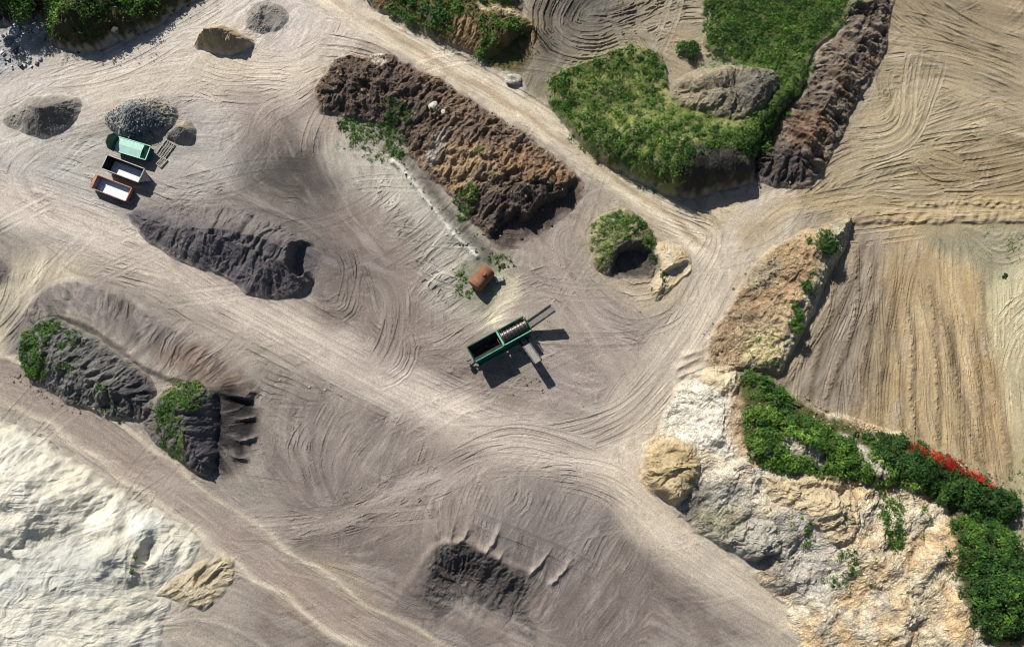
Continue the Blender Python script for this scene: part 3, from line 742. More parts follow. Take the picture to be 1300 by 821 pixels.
heap('clay_hill', 'broad hill of cream, tan and grey clay in the lower right corner', 'clay hill',
     [(812,600),(816,572),(832,540),(850,505),(872,476),(905,466),(940,470),(975,500),(1040,520),(1130,545),(1200,600),(1250,660),(1320,720),(1350,960),(1080,960),(1000,790),(968,742),(925,702),(880,672),(845,642),(820,622)],
     4.8, .62, warp=1.4, lo=(850,560), hi=(1080,600), lowfrac=.6, gully=.8, gfreq=.22, rough=.14, clod=.08, lump=1.9, ls=5.0, crumb=.14, col=(200,186,158),
     pal=[((218,206,184),6,.05,.25,.6), ((166,160,148),4,.2,.2,.7), ((196,164,118),4.5,.05,.25,.65), ((130,120,108),2.2,.3,.15,.6)],
     paints=[([(850,505),(875,478),(910,470),(935,490),(925,540),(935,590),(890,580),(845,555),(840,530)], (222,216,202), 1.4, .85),
             ([(925,480),(945,490),(945,570),(930,590),(920,540)], (168,142,108), 1.0, .7),
             ([(880,590),(1000,600),(1010,640),(960,650),(900,640)], (214,206,190), 1.5, .7),
             ([(850,640),(920,610),(960,650),(1000,640),(1040,680),(1040,760),(980,740),(900,690)], (158,154,144), 1.5, .85),
             ([(870,650),(930,640),(940,670),(900,680)], (140,138,108), 1.5, .6),
             ([(1010,640),(1060,660),(1050,760),(1000,740)], (196,190,178), 1.5, .6),
             ([(870,620),(885,610),(900,620),(890,650),(870,655)], (104,102,98), .8, .6)],
     cuts=[([(945,712),(960,704),(975,700),(980,706),(965,722),(948,724)], .75, .4), ([(1006,618),(1040,615),(1046,626),(1010,630)], .22, .4), ([(1050,618),(1066,620),(1060,632),(1050,630)], .3, .4)])
heap('sand_mound', 'rounded golden sand mound at the western foot of the clay hill', 'mound',
     [(814,598),(818,572),(840,556),(868,560),(884,582),(880,612),(862,640),(848,640),(826,620)], 2.9, .8, gully=.25, rough=.10, clod=.06, lump=.25, col=(186,168,132),
     pal=[((166,144,108),1.8,.15,.2,.6)], mat=M_sand)
heap('clay_heap', 'white and tan clay heap on the northern shoulder of the clay hill', 'mound',
     [(880,472),(905,465),(936,470),(938,495),(925,505),(905,500),(892,488)], 1.6, .8, gully=.4, gfreq=1, rough=.1, lump=.2, col=(216,200,168), mat=M_sand)
heap('clay_heap', 'tan hump with dark overhanging scoops in the middle of the clay hill', 'mound',
     [(960,606),(1000,604),(1042,600),(1064,616),(1080,650),(1060,690),(1030,680),(1010,650),(980,640)], 2.2, 1.0, gully=.9, gfreq=.5, rough=.2, clod=.05, lump=.6, col=(200,182,150),
     pal=[((150,132,112),2,.25,.2,.6)])
heap('clay_heap', 'knobbly grey clay hump overhanging the road edge of the clay hill', 'mound',
     [(925,672),(950,655),(978,668),(982,696),(968,710),(940,712),(922,695)], 2.2, 1.6, gully=.6, gfreq=.8, rough=.3, clod=.12, lump=.5, col=(166,162,150))
heap('grassy_bank', 'large weed-covered bank with a steep south-eastern face darkened as shade, north of the road junction', 'bank',
     [(692,120),(704,96),(750,76),(812,58),(846,84),(850,118),(900,126),(950,110),(930,82),(895,60),(898,20),(900,-40),(1098,-40),(1072,30),(1034,64),(1018,108),(990,150),(956,205),(956,234),(920,240),(868,252),(800,225),(740,186)],
     6.8, 3.0, warp=.6, lo=(870,110), hi=(905,228), lowfrac=.08, gully=.3, rough=.12, lump=.35, col=(134,140,84),
     pal=[((70,84,40),4,.0,.25,.7), ((168,156,118),3,.3,.2,.6)],
     paints=[([(860,205),(955,195),(960,250),(870,268)], (58,54,58), .8, .9), ([(880,-40),(1090,-40),(1000,120),(950,200),(940,100)], (56,74,34), 3, .8)])  # first patch is the cliff's shade, painted on
heap('clay_mound', 'rounded bare brown clay mound rising out of the weeds', 'mound',
     [(846,120),(864,98),(900,84),(942,84),(978,98),(984,118),(962,144),(932,165),(892,156),(860,142)], 4.6, .8, gully=.8, gfreq=.4, rough=.15, clod=.06, lump=.5, peaks=[((905,112),4.8,7.5),((945,118),4.2,6.0)], col=(150,140,118), crumb=.13,
     pal=[((118,112,98),3,.15,.2,.6)], paints=[([(930,100),(980,105),(960,145),(930,160)], (96,94,88), 1.4, .8), ([(895,120),(930,118),(930,162),(900,155)], (120,114,102), 1.2, .6)])  # east side darkened in steps: painted shade with a gradient
heap('earth_ridge', 'long dark brown ridge of tipped earth beside the green bank', 'earth ridge',
     [(1090,-60),(1140,-50),(1130,30),(1120,78),(1092,124),(1072,166),(1056,198),(1028,238),(988,238),(954,226),(950,200),(990,150),(1018,110),(1036,62),(1066,34)],
     5.0, .8, warp=.9, gully=1.6, gfreq=.42, rough=.3, clod=.10, lump=1.1, col=(128,116,104), crumb=.13,
     pal=[((96,84,74),4,.05,.2,.7), ((150,138,122),2.6,.2,.2,.6), ((136,104,76),3.2,.3,.2,.6)], lo=(1110,0), hi=(985,210), lowfrac=.7,
     paints=[([(950,200),(990,190),(1030,215),(1010,240),(955,232)], (84,78,78), 1.2, .85), ([(1000,150),(1040,150),(1050,180),(1000,190)], (120,92,68), 1, .6)])
heap('wooded_hill', 'scrub-covered hill at the top left, its southern side in deep shade', 'hill',
     [(62,42),(70,20),(78,-60),(300,-60),(268,-12),(232,10),(195,36),(150,54),(108,68),(78,62)], 6.2, 2.2, lo=(240,-40), hi=(110,30), lowfrac=.4, gully=.4, rough=.2, lump=.5, col=(74,72,52), pal=[((52,60,30),4,.0,.2,.6)])
heap('wooded_bank', 'dark wooded bank in the top left corner behind the rubble', 'bank',
     [(-80,-80),(70,-80),(64,10),(48,26),(20,32),(-20,36),(-80,40)], 4.0, 1.2, gully=.3, rough=.2, lump=.4, col=(58,56,46))
heap('scrub_bank', 'scrub and bare earth bank with a black hollow on its east side, top centre', 'bank',
     [(455,-40),(650,-40),(655,8),(684,34),(676,62),(664,92),(634,90),(604,74),(560,52),(505,26),(470,6)], 5.2, 1.3, lo=(520,0), hi=(640,60), lowfrac=.3, gully=.5, rough=.22, clod=.15, lump=.5, col=(126,108,76),
     pal=[((70,80,44),4,.0,.25,.6)], paints=[([(573,38),(600,32),(612,60),(600,76),(578,62)], (150,124,92), .8, .9), ([(612,18),(665,18),(660,28),(612,26)], (206,186,150), .5, .9)],
     cuts=[([(622,72),(655,48),(676,40),(672,92),(632,92),(616,84)], .9, .4)])
heap('thicket_bank', 'low soil ridge under the long flowering hedge, south of the ploughed field', 'bank',
     [(938,472),(970,474),(1000,500),(1040,522),(1095,545),(1150,556),(1210,590),(1262,616),(1290,632),(1290,654),(1268,664),(1200,645),(1130,620),(1040,608),(960,590),(938,560)],
     1.9, 1.0, gully=.3, rough=.2, lump=.3, col=(78,84,50), paints=[([(982,560),(996,556),(1012,570),(1034,578),(1034,590),(1008,580),(986,572)], (186,178,160), .5, .95), ([(1058,546),(1066,552),(1086,566),(1106,590),(1124,606),(1116,612),(1094,600),(1078,580)], (186,178,160), .5, .95), ([(958,570),(972,566),(972,578),(960,580)], (186,178,160), .5, .95)])
heap('thicket_bank', 'soil mound under the big round thicket in the lower right', 'bank',
     [(1192,660),(1225,645),(1262,658),(1290,690),(1310,740),(1300,800),(1240,810),(1205,760),(1198,700)], 2.6, 1.0, gully=.2, rough=.15, lump=.3, col=(66,74,38))

# ------------------------------------------------------------------ ground, roads, field (one sheet, cut along their edges)
cellroad = ROADM.copy()
fld = np.zeros(X.shape, bool)
sp = spline(PA([(1078,286),(1180,286),(1250,288),(1268,420),(1292,620),(1200,590),(1080,545),(985,500),(1010,440)]), True, 2.0)
w = window(sp, 2); d, _ = polydist(sp, X[w], Y[w]); fld[w] = d > 0
fld &= ~cellroad
allw = (slice(0, NY), slice(0, NX))
tag(grid_mesh('ground', allw, Z, C, ~(cellroad | fld), M_ground), kind='structure')
tag(grid_mesh('road', allw, Z, C, cellroad, M_ground), kind='structure')
tag(grid_mesh('ploughed_field', allw, Z, C, fld, M_ground), kind='structure')

# ------------------------------------------------------------------ vegetation
def in_poly(poly, x, y):
    d, _ = polydist(poly, x.astype(f32), y.astype(f32)); return d

GREENS = dict(mid=((.060,.150,.022),(.120,.230,.035),(.035,.090,.018)), dark=((.032,.090,.018),(.060,.140,.024),(.020,.050,.014)),
              light=((.110,.230,.032),(.190,.320,.050),(.070,.150,.026)), grass=((.105,.185,.045),(.170,.240,.070),(.070,.130,.032)), blue=((.030,.085,.035),(.060,.130,.050),(.02,.05,.02)),
              red=((.40,.014,.012),(.50,.025,.015),(.26,.012,.01)), dry=((.20,.18,.10),(.26,.23,.13),(.14,.14,.07)))

def leaves(cx, cy, cz, rad, hgt, n, size, pal, shade=None):
    """dome-shaped clumps of small leaf faces round each centre; arrays of equal length"""
    N = len(cx); idx = np.repeat(np.arange(N), n); M = len(idx)
    a = rng.random(M) * 2 * np.pi; u = rng.random(M) ** .7
    el = np.arccos(1 - u * .95)                              # 0 top .. near horizontal
    rr = (0.62 + .45 * rng.random(M)) * (1 + .28 * np.sin(a * 3 + idx))
    nx = np.sin(el) * np.cos(a); ny = np.sin(el) * np.sin(a); nz = np.cos(el)
    R_ = rad[idx] * rr; Hh = hgt[idx] * rr
    p = np.stack([cx[idx] + nx * R_, cy[idx] + ny * R_, cz[idx] + nz * Hh], 1)
    nr = np.stack([nx, ny, nz + .35], 1) + rng.normal(0, .55, (M, 3))
    nr /= np.linalg.norm(nr, axis=1)[:, None]
    t = np.cross(nr, rng.normal(0, 1, (M, 3))); t /= np.linalg.norm(t, axis=1)[:, None] + 1e-9
    b = np.cross(nr, t)
    s = (size * (0.55 + .8 * rng.random(M)))[:, None]
    v = np.stack([p - t * s, p - b * s * .5 + nr * s * .12, p + t * s, p + b * s * .5 + nr * s * .12], 1).reshape(-1, 3)
    pk = np.array(pal); base = pk[0] + (pk[1] - pk[0]) * np.clip(rng.normal(.35, .35, (M, 1)), 0, 1)
    cl = rng.random(N)[idx][:, None]; base = np.where(cl < .3, pk[2] + (base - pk[2]) * .45, base)
    base = base * (0.8 + .4 * rng.random(N))[idx][:, None] * (.85 + .3 * rng.random(M))[:, None]
    pn = fbm(p[:, 0] / 3.5 + cx[0] * 0, p[:, 1] / 3.5, 120, 3)[:, None]; base = base * (1 + .75 * pn) * (1 + np.array([[.5, .15, 0]]) * np.clip(pn, -.4, 1))
    return v, np.repeat(np.clip(base, .008, .8), 4, 0)

def emit(name, parts, mat=None, origin=None, parent=None):
    v = np.concatenate([p[0] for p in parts]); c = np.concatenate([p[1] for p in parts])
    o_ = np.zeros(3) if origin is None else np.asarray(origin, float)
    o = raw_mesh(name, v - o_, np.arange(len(v)), 4, mat or M_leaf, c, parent=parent)
    if parent is None: o.location = o_.tolist()
    return o

def scatter(pts, spacing, dens=1.0, noise=(None, 0), soft=.6, ragged=1.0, px=True):
    poly = spline(PA(pts), True, 1.5) if px else pts
    x0, y0 = poly.min(0); x1, y1 = poly.max(0)
    n = int((x1 - x0) * (y1 - y0) / spacing ** 2 * dens)
    x = rng.uniform(x0, x1, n); y = rng.uniform(y0, y1, n)
    d = in_poly(poly, x + ragged * fbm(x / 2, y / 2, 101, 3), y + ragged * fbm(x / 2, y / 2, 102, 3))
    ok = d > 0
    if noise[0]: ok &= fbm(x / noise[0], y / noise[0], 103, 3) > noise[1]
    x, y, d = x[ok], y[ok], d[ok]
    j, i = cell(x, y)
    return x, y, ZT[j, i].astype(float), d

def clumps(pts, spacing, r, h, n, size, pal, dens=1.0, noise=(None, 0), ragged=1.0, lift=0.0):
    x, y, z, d = scatter(pts, spacing, dens, noise, ragged=ragged)
    if len(x) == 0: return (np.zeros((0, 3)), np.zeros((0, 3)))
    rr = r * np.exp(rng.normal(-.12, .38, len(x))); hh = h * (rr / r) * rng.uniform(.6, 1.3, len(x))
    return leaves(x, y, z - .05 + lift, rr, hh, n, size, GREENS[pal])

PLAT = [(695,120),(706,98),(750,78),(812,60),(842,84),(846,120),(862,146),(892,158),(932,168),(968,146),(985,150),(968,196),(950,204),(918,204),(880,206),(862,218),(856,236),(800,212),(740,178)]
parts = [clumps(PLAT, .62, .42, .35, 18, .14, 'grass', noise=(3, -.1)),
         clumps(PLAT, 1.45, .70, .95, 64, .15, 'mid', noise=(6, -.45)), clumps(PLAT, 2.6, .62, .9, 60, .15, 'light'),
         clumps([(692,140),(740,196),(800,232),(868,256),(860,236),(800,206),(740,172),(700,128)], .9, .42, .4, 26, .14, 'mid', noise=(2.5, -.2)),
         clumps([(695,130),(740,140),(800,180),(870,195),(856,240),(800,214),(740,180)], 1.5, .7, .9, 55, .16, 'dark', dens=.8),
         clumps([(720,180),(800,165),(900,172),(945,185),(930,204),(862,212),(850,225)], .95, .6, .8, 44, .15, 'mid', dens=.8)]
tag(emit('weeds', parts), 'tufted green weeds covering the bank north of the junction', kind='stuff')
GR = [(900,-40),(1100,-40),(1074,28),(1040,58),(1026,104),(1000,145),(962,204),(940,206),(925,190),(965,150),(984,112),(975,92),(940,78),(905,78),(893,40),(896,10)]
parts = [clumps(GR, .62, .45, .42, 30, .15, 'mid'), clumps(GR, 1.5, .7, .7, 44, .15, 'dark', dens=.7, noise=(5, -.0)), clumps(GR, 1.3, .5, .5, 34, .14, 'light', noise=(6, .0)),
         clumps([(900,20),(940,30),(930,60),(900,50)], .8, .5, .5, 20, .16, 'grass', dens=.5), clumps([(870,88),(940,80),(975,95),(930,88)], .6, .4, .3, 20, .13, 'light')]
tag(emit('grass', parts), 'thick green grass and nettles between the brown ridge and the bare ground', kind='stuff')
# scrub on hills
HILL = [(66,40),(74,-50),(290,-50),(258,-16),(222,4),(186,26),(144,34),(110,40),(84,50)]
parts = [clumps(HILL, .95, .8, .8, 44, .20, 'mid', ragged=.4), clumps([(84,52),(110,40),(144,34),(186,26),(240,0),(228,14),(196,36),(150,55),(108,68),(84,62)], 1.0, .5, .4, 26, .16, 'dark', ragged=.4, noise=(2, -.2)),  # darker leaves on the south slope stand in for its shade
         clumps([(66,40),(80,0),(120,0),(95,40),(72,56)], .8, .6, .6, 34, .18, 'light')]
tag(emit('scrub', parts), 'dense green scrub over the hill at the top left', kind='stuff')
parts = [clumps([(460,-40),(650,-40),(640,10),(600,22),(575,40),(545,44),(505,24),(472,4)], .85, .7, .8, 46, .19, 'mid'),
         clumps([(600,34),(660,34),(668,50),(640,58),(620,84),(606,72),(612,50)], .8, .65, .7, 46, .18, 'mid'),
         clumps([(480,-20),(560,-10),(570,30),(520,28)], 1.1, .8, 1.0, 40, .2, 'blue'),
         clumps([(570,-30),(650,-30),(648,6),(600,4)], .8, .5, .4, 26, .17, 'light'),
         clumps([(580,30),(612,26),(600,80),(590,70)], 1.0, .35, .25, 14, .13, 'dry', dens=.6)]
tag(emit('scrub', parts), 'green scrub over the bank at the top centre beside the haul road', kind='stuff')
# growth on the heaps
def growth(label, plist, name='weeds'):
    tag(emit(name, plist), label, kind='stuff')
growth('green weeds on the west end of the dark grey heap', [
    clumps([(40,420),(75,405),(84,424),(70,445),(66,490),(44,480),(30,456)], .5, .5, .5, 36, .15, 'mid', noise=(2.5, -.45)),
    clumps([(84,420),(112,432),(100,470),(86,470)], .6, .45, .35, 26, .14, 'mid', noise=(2, -.1)),
    clumps([(130,490),(150,486),(150,526),(134,520)], .7, .4, .4, 24, .14, 'mid', noise=(2, -.1))])
growth('bright green weeds on the crest of the heap with the shade-darkened face', [
    clumps([(212,498),(236,484),(262,490),(270,512),(255,526),(240,518),(228,540),(208,534)], .5, .5, .5, 40, .15, 'mid', noise=(2.5, -.6)),
    clumps([(215,495),(250,486),(264,500),(245,512),(225,520)], .7, .5, .5, 30, .15, 'light', noise=(2, -.1)),
    clumps([(204,525),(250,520),(244,575),(226,586),(205,562)], .55, .42, .35, 26, .13, 'mid', noise=(2, -.15))])
growth('grass and weeds over the round mound by the junction', [
    clumps([(785,268),(820,284),(832,312),(832,345),(822,318),(800,300),(780,290)], .55, .45, .4, 34, .15, 'mid', noise=(3, -.3)),
    clumps([(750,295),(766,275),(790,272),(800,310),(775,320),(768,345),(752,325)], .42, .35, .25, 24, .13, 'grass', noise=(2, -.5)),
    clumps([(825,340),(842,345),(850,372),(832,380)], .7, .35, .3, 24, .13, 'mid', noise=(2, -.1))])
growth('green weeds along the south-west foot of the long brown heap', [
    clumps([(425,150),(462,152),(500,162),(520,196),(500,200),(488,182),(450,176),(436,168)], .55, .5, .5, 36, .15, 'mid', noise=(2, -.3)),
    clumps([(490,140),(515,132),(522,160),(500,170)], .6, .5, .5, 36, .15, 'dark'),
    clumps([(436,165),(500,190),(505,215),(460,200),(430,185)], .55, .35, .22, 20, .12, 'grass', noise=(2, -.1)),
    clumps([(580,250),(602,238),(606,262),(592,282),(580,272)], .55, .5, .5, 36, .15, 'mid'),
    clumps([(600,196),(612,194),(612,208),(602,208)], .6, .4, .4, 30, .14, 'mid'),
    clumps([(598,290),(625,318),(650,325),(640,340),(612,325)], .7, .4, .3, 26, .13, 'mid', noise=(2, -.05))])
growth('weeds around the rusty tank', [
    clumps([(580,350),(594,345),(600,368),(594,380),(578,376)], .6, .4, .35, 30, .13, 'mid', noise=(2, -.2)),
    clumps([(568,330),(600,325),(600,345),(585,355)], .8, .3, .2, 16, .12, 'grass', noise=(2, .0)),
    clumps([(632,330),(655,330),(656,342),(636,342)], .6, .4, .35, 26, .13, 'dark')])
growth('weeds scattered over the clay hill', [
    clumps([(1106,636),(1128,634),(1130,694),(1112,692)], .5, .5, .5, 34, .15, 'mid', noise=(2, -.3)),
    clumps([(1012,660),(1024,664),(1020,690),(1010,686)], .6, .45, .4, 30, .15, 'mid'),
    clumps([(1050,700),(1076,700),(1080,740),(1050,740)], .7, .45, .4, 30, .15, 'mid', noise=(2, -.15)),
    clumps([(1180,690),(1190,700),(1190,722),(1180,718)], .7, .4, .3, 26, .14, 'mid'),
    clumps([(960,640),(1190,650),(1200,760),(1020,760)], 1.1, .4, .35, 26, .13, 'mid', noise=(2.5, .28)),
    clumps([(1110,622),(1150,625),(1170,660),(1130,650)], .8, .35, .25, 20, .12, 'light', noise=(2, .0)),
    clumps([(1000,640),(1060,640),(1060,660),(1000,655)], .9, .3, .2, 14, .12, 'grass', noise=(2, .1)),
    clumps([(860,640),(930,640),(940,680),(900,680)], .9, .25, .15, 12, .10, 'dry', noise=(2, .0)),
    clumps([(1150,650),(1180,650),(1180,670),(1155,668)], .9, .3, .3, 22, .13, 'mid', noise=(2, .1))])
growth('pale weeds on the sloping bank west of the ploughed field', [
    clumps([(945,430),(985,430),(985,462),(965,475),(950,460)], .6, .35, .3, 20, .12, 'grass', noise=(2, -.05)),
    clumps([(1030,330),(1050,300),(1062,290),(1020,400),(1000,440),(995,420)], .8, .3, .2, 16, .12, 'grass', noise=(2, .0)),
    clumps([(1015,350),(1030,355),(1024,380),(1012,376)], .6, .35, .3, 22, .12, 'mid', noise=(2, -.1))])
growth('thin weeds on the pale ground at the right edge', [
    clumps([(1250,290),(1330,290),(1330,400),(1270,380)], 1.0, .3, .15, 12, .11, 'grass', noise=(3, .12)),
    clumps([(1280,600),(1330,580),(1330,760),(1300,720)], .8, .35, .25, 18, .12, 'grass', noise=(2, -.05))])
growth('thin green weeds at the top of the bare ground', [
    clumps([(680,-40),(790,-40),(790,4),(700,2)], .9, .4, .3, 20, .13, 'mid', noise=(2, .05)),
    clumps([(640,-10),(660,0),(664,24),(640,22)], .9, .35, .2, 18, .12, 'mid', noise=(2, .0))])
growth('sparse green weeds on top of the long dark grey heap', [clumps([(214,262),(242,262),(236,276),(222,274)], .8, .25, .15, 16, .10, 'mid', noise=(1.5, .05))])

# thickets: shrub masses one can point to
def twigs(x, y, z0, z1, th=.03):
    """thin branches from the soil up into each clump; quads"""
    n = len(x); a = rng.random(n) * 6.28; dx, dy = np.cos(a) * th, np.sin(a) * th
    ox, oy = rng.normal(0, .25, n), rng.normal(0, .25, n)
    v = np.stack([np.stack([x - dx, y - dy, z0], 1), np.stack([x + dx, y + dy, z0], 1), np.stack([x + ox + dx * .4, y + oy + dy * .4, z1], 1), np.stack([x + ox - dx * .4, y + oy - dy * .4, z1], 1)], 1).reshape(-1, 3)
    return v, np.tile(np.array([[.10, .075, .05]]), (len(v), 1))
M_twig = paint_mat('bark', (92,76,58), .9, scale=6, dustw=0)
def thicket(label, pts, H, pals, spacing=.8, r=.62, n=40, size=.18, group=None, name='thicket', extra=None, slope=1.2, gap=.6, holes=()):
    poly = spline(PA(pts), True, 1.5)
    c = poly.mean(0); cj, ci_ = cell(*c)
    root = bpy.data.objects.new(name, None); COL.objects.link(root); root.location = (c[0], c[1], float(ZT[cj, ci_])); root.empty_display_size = .5
    tag(root, label, 'thicket' if name == 'thicket' else 'bush', group)
    pl = []; tw = []
    for pal, dn, lv in pals:
        x, y, z, d = scatter(pts, spacing, dn, ragged=1.1)
        kg = fbm(x / 2.6, y / 2.6, 130, 3) < gap
        for hq in holes: kg &= polydist(spline(PA(hq), True, 1.5), (x + .4 * perlin(x, y, 131)).astype(f32), y.astype(f32))[0] < 0
        x, y, z, d = x[kg], y[kg], z[kg], d[kg]
        hh = H * (1 - np.exp(-np.maximum(d, 0) * slope / H)) * (.85 + .3 * fbm(x / 2.2, y / 2.2, 111, 2)) * lv
        rr = rng.uniform(r * .6, r * 1.3, len(x))
        pl.append(leaves(x, y, z + hh - .25, rr, rr * .85, n, size, GREENS[pal]))
        tw.append((x, y, z - .1, z + np.maximum(hh, .2)))
    if extra: 
        for (ep, pal, es, er, en, esz, off) in extra:
            x, y, z, d = scatter(ep, es, 1, ragged=.5)
            dd = in_poly(poly, x, y); hh = H * (1 - np.exp(-np.maximum(dd, 0) * slope / H)) * (.85 + .3 * fbm(x / 2.2, y / 2.2, 111, 2))
            pl.append(leaves(x, y, z + hh + off, np.full(len(x), er), np.full(len(x), er * .8), en, esz, GREENS[pal]))
    v = emit('foliage', pl, parent=root); v.data.transform(Matrix.Translation(-root.location))
    ta = [np.concatenate(k)[::2] for k in zip(*tw)]
    tv = twigs(*ta); t = raw_mesh('branches', tv[0], np.arange(len(tv[0])), 4, M_twig, tv[1], parent=root); t.data.transform(Matrix.Translation(-root.location)); t['kind'] = 'stuff'
    return root
thicket('dark green pointed thicket north of the bright one, beside the clay hill', [(938,474),(958,472),(985,486),(1002,505),(1000,520),(972,516),(948,502),(938,490)], 1.4, [('mid', 1, 1), ('dark', .5, .8)])
thicket('broad bright green thicket with bare grey gaps on the clay hill', [(940,525),(962,518),(1000,522),(1035,536),(1052,552),(1075,560),(1090,585),(1125,600),(1130,622),(1100,614),(1070,604),(1040,600),(1000,602),(960,592),(944,570)], 1.5,
        [('mid', 1.2, 1), ('light', .6, 1), ('light', .5, 1)], gap=.45, holes=([(982,560),(996,556),(1012,570),(1034,578),(1034,590),(1008,580),(986,572)], [(1058,546),(1066,552),(1086,566),(1106,590),(1124,606),(1116,612),(1094,600),(1078,580)], [(958,570),(972,566),(972,578),(960,580)]))
thicket('long dark green hedge with red poppies along its field side', [(1092,546),(1120,550),(1150,560),(1200,582),(1240,604),(1272,620),(1292,632),(1290,652),(1268,664),(1235,652),(1190,640),(1150,618),(1120,598),(1096,575)], 2.2,
        [('dark', 2.0, 1), ('mid', .25, .9)], slope=1.6, gap=.5)
thicket('low light green shrub strip between the bright thicket and the dark hedge', [(1086,572),(1104,572),(1125,592),(1155,612),(1160,625),(1135,622),(1108,600)], 1.1, [('light', 1.3, 1)], gap=.2)
thicket('big round dark green thicket in the lower right corner', [(1192,655),(1215,646),(1245,648),(1272,664),(1290,692),(1304,720),(1312,770),(1290,800),(1235,806),(1208,770),(1200,720),(1196,690)], 2.4,
        [('dark', 1, 1), ('mid', .7, 1)], r=.7, n=46)
# poppies
parts = []
for pp, sp_, off in (([(1140,564),(1160,566),(1166,580),(1150,578)], .5, 2.15), ([(1165,570),(1190,576),(1225,596),(1252,612),(1250,618),(1215,604),(1180,592),(1166,586)], .38, 2.15)):
    x, y, z, d = scatter(pp, sp_, 1.2, ragged=.5)
    hh = 2.2 * (1 - np.exp(-np.full(len(x), 1.2) * 1.6 / 2.2))
    parts.append(leaves(x, y, z + 1.55, rng.uniform(.2, .6, len(x)), rng.uniform(.25, .6, len(x)), 18, .11, GREENS['red']))
tag(emit('flowers', parts), 'red poppies along the field edge of the dark hedge', kind='stuff')

# single bushes
def bush(label, px, py, r, h, pals, group='single bushes among the bare ground', n=420, size=.16, trunk=.25):
    x, y = P(px, py); j, i = cell(x, y); z = float(ZT[j, i])
    root = bpy.data.objects.new('bush', None); COL.objects.link(root); root.location = (x, y, z); tag(root, label, 'bush', group)
    k = max(6, int(r * r * 6)); a = rng.random(k) * 6.28; q = np.sqrt(rng.random(k)) * r * .72
    cx, cy = q * np.cos(a), q * np.sin(a); cz = h * (1 - (q / r) ** 2) * rng.uniform(.45, .75, k)
    pl = []
    for p_, fr in pals:
        m = rng.random(k) < fr
        if m.any(): pl.append(leaves(cx[m], cy[m], cz[m], np.full(m.sum(), r * .38), np.full(m.sum(), h * .34), n // k + 20, size, GREENS[p_]))
    emit('foliage', pl, parent=root)
    bm = bmesh.new()
    for t in range(5):
        ang = t * 1.257 + .3; v = Vector((math.cos(ang) * r * .4, math.sin(ang) * r * .4, h * .7))
        tube(bm, Vector((0, 0, -.2)), v, .06, .025, 6)
    add(bm, 'branches', M_twig, root)
    return root

# ------------------------------------------------------------------ mesh-building helpers for equipment
def add(bm, name, mat, parent=None, smooth=False):
    me = bpy.data.meshes.new(name); bmesh.ops.recalc_face_normals(bm, faces=bm.faces[:]); bm.to_mesh(me); bm.free(); me.materials.append(mat)
    for p in me.polygons: p.use_smooth = smooth
    o = bpy.data.objects.new(name, me); COL.objects.link(o); o.parent = parent
    return o
def box(bm, c, s, rot=None, bev=0.0):
    r = bmesh.ops.create_cube(bm, size=1)
    M = Matrix.Translation(c) @ (rot.to_4x4() if rot else Matrix.Identity(4)) @ Matrix.Diagonal((*s, 1))
    bmesh.ops.transform(bm, matrix=M, verts=r['verts'])
    return r['verts']
def tube(bm, a, b, r1, r2=None, seg=12, caps=True):
    a = Vector(a); b = Vector(b); r2 = r1 if r2 is None else r2
    d = b - a
    r = bmesh.ops.create_cone(bm, cap_ends=caps, segments=seg, radius1=r1, radius2=r2, depth=d.length)
    q = d.to_track_quat('Z', 'Y')
    bmesh.ops.transform(bm, matrix=Matrix.Translation((a + b) / 2) @ q.to_matrix().to_4x4(), verts=r['verts'])
def hexa(bm, bot, top):
    """solid between two quads"""
    v = [bm.verts.new(p) for p in bot] + [bm.verts.new(p) for p in top]
    for f in ((0, 3, 2, 1), (4, 5, 6, 7), (0, 1, 5, 4), (1, 2, 6, 5), (2, 3, 7, 6), (3, 0, 4, 7)): bm.faces.new([v[k] for k in f])
def beam(bm, a, b, wid, hgt):
    a = Vector(a); b = Vector(b); d = (b - a); L = d.length; d.normalize()
    side = d.cross(Vector((0, 0, 1)));
    if side.length < .01: side = Vector((1, 0, 0))
    side.normalize(); up = side.cross(d)
    box(bm, (a + b) / 2, (L, wid, hgt), Matrix((d, side, up)).transposed())
def ground_z(x, y):
    j, i = cell(x, y); return float(ZT[j, i])
def root_at(name, px, py, rz, label, cat, group=None, dz=0.0):
    x, y = P(px, py); o = bpy.data.objects.new(name, None); COL.objects.link(o)
    o.location = (x, y, ground_z(x, y) + dz); o.rotation_euler = (0, 0, rz); tag(o, label, cat, group); return o

bush('round dark bush standing alone on tracked ground above the weedy bank', 873, 66, 1.9, 1.8, [('dark', .9), ('mid', .5)], n=900)
bush('largest dark green bush on the sloping bank by the ploughed field', 1040, 314, 2.0, 1.9, [('dark', .8), ('mid', .6)], n=900)
bush('second bush stretched below the largest one on the sloping bank', 1007, 398, 1.35, 1.3, [('mid', .9), ('dark', .4)], n=500)
bush('lowest bush on the sloping bank, close to its steep edge', 1003, 418, 1.3, 1.3, [('mid', .9), ('dark', .4)], n=500)
bush('small bush in the middle of the sloping bank', 1016, 368, .9, .9, [('mid', .9), ('dark', .4)], n=300)
bush('tiny bush on the pale ground at the right edge', 1275, 350, .45, .4, [('dark', 1.0)], n=120, size=.1)
bush('small round shrub on the hedge side of the white sand hill', 182, 706, .45, .4, [('grass', 1.0)], n=120, size=.1)
bush('tiny round shrub lower on the white sand hill', 177, 722, .4, .35, [('grass', 1.0)], n=120, size=.1)
bush('small bush on the brown slope west of the largest bank bush', 1022, 310, .6, .5, [('mid', 1.0)], n=160, size=.13)
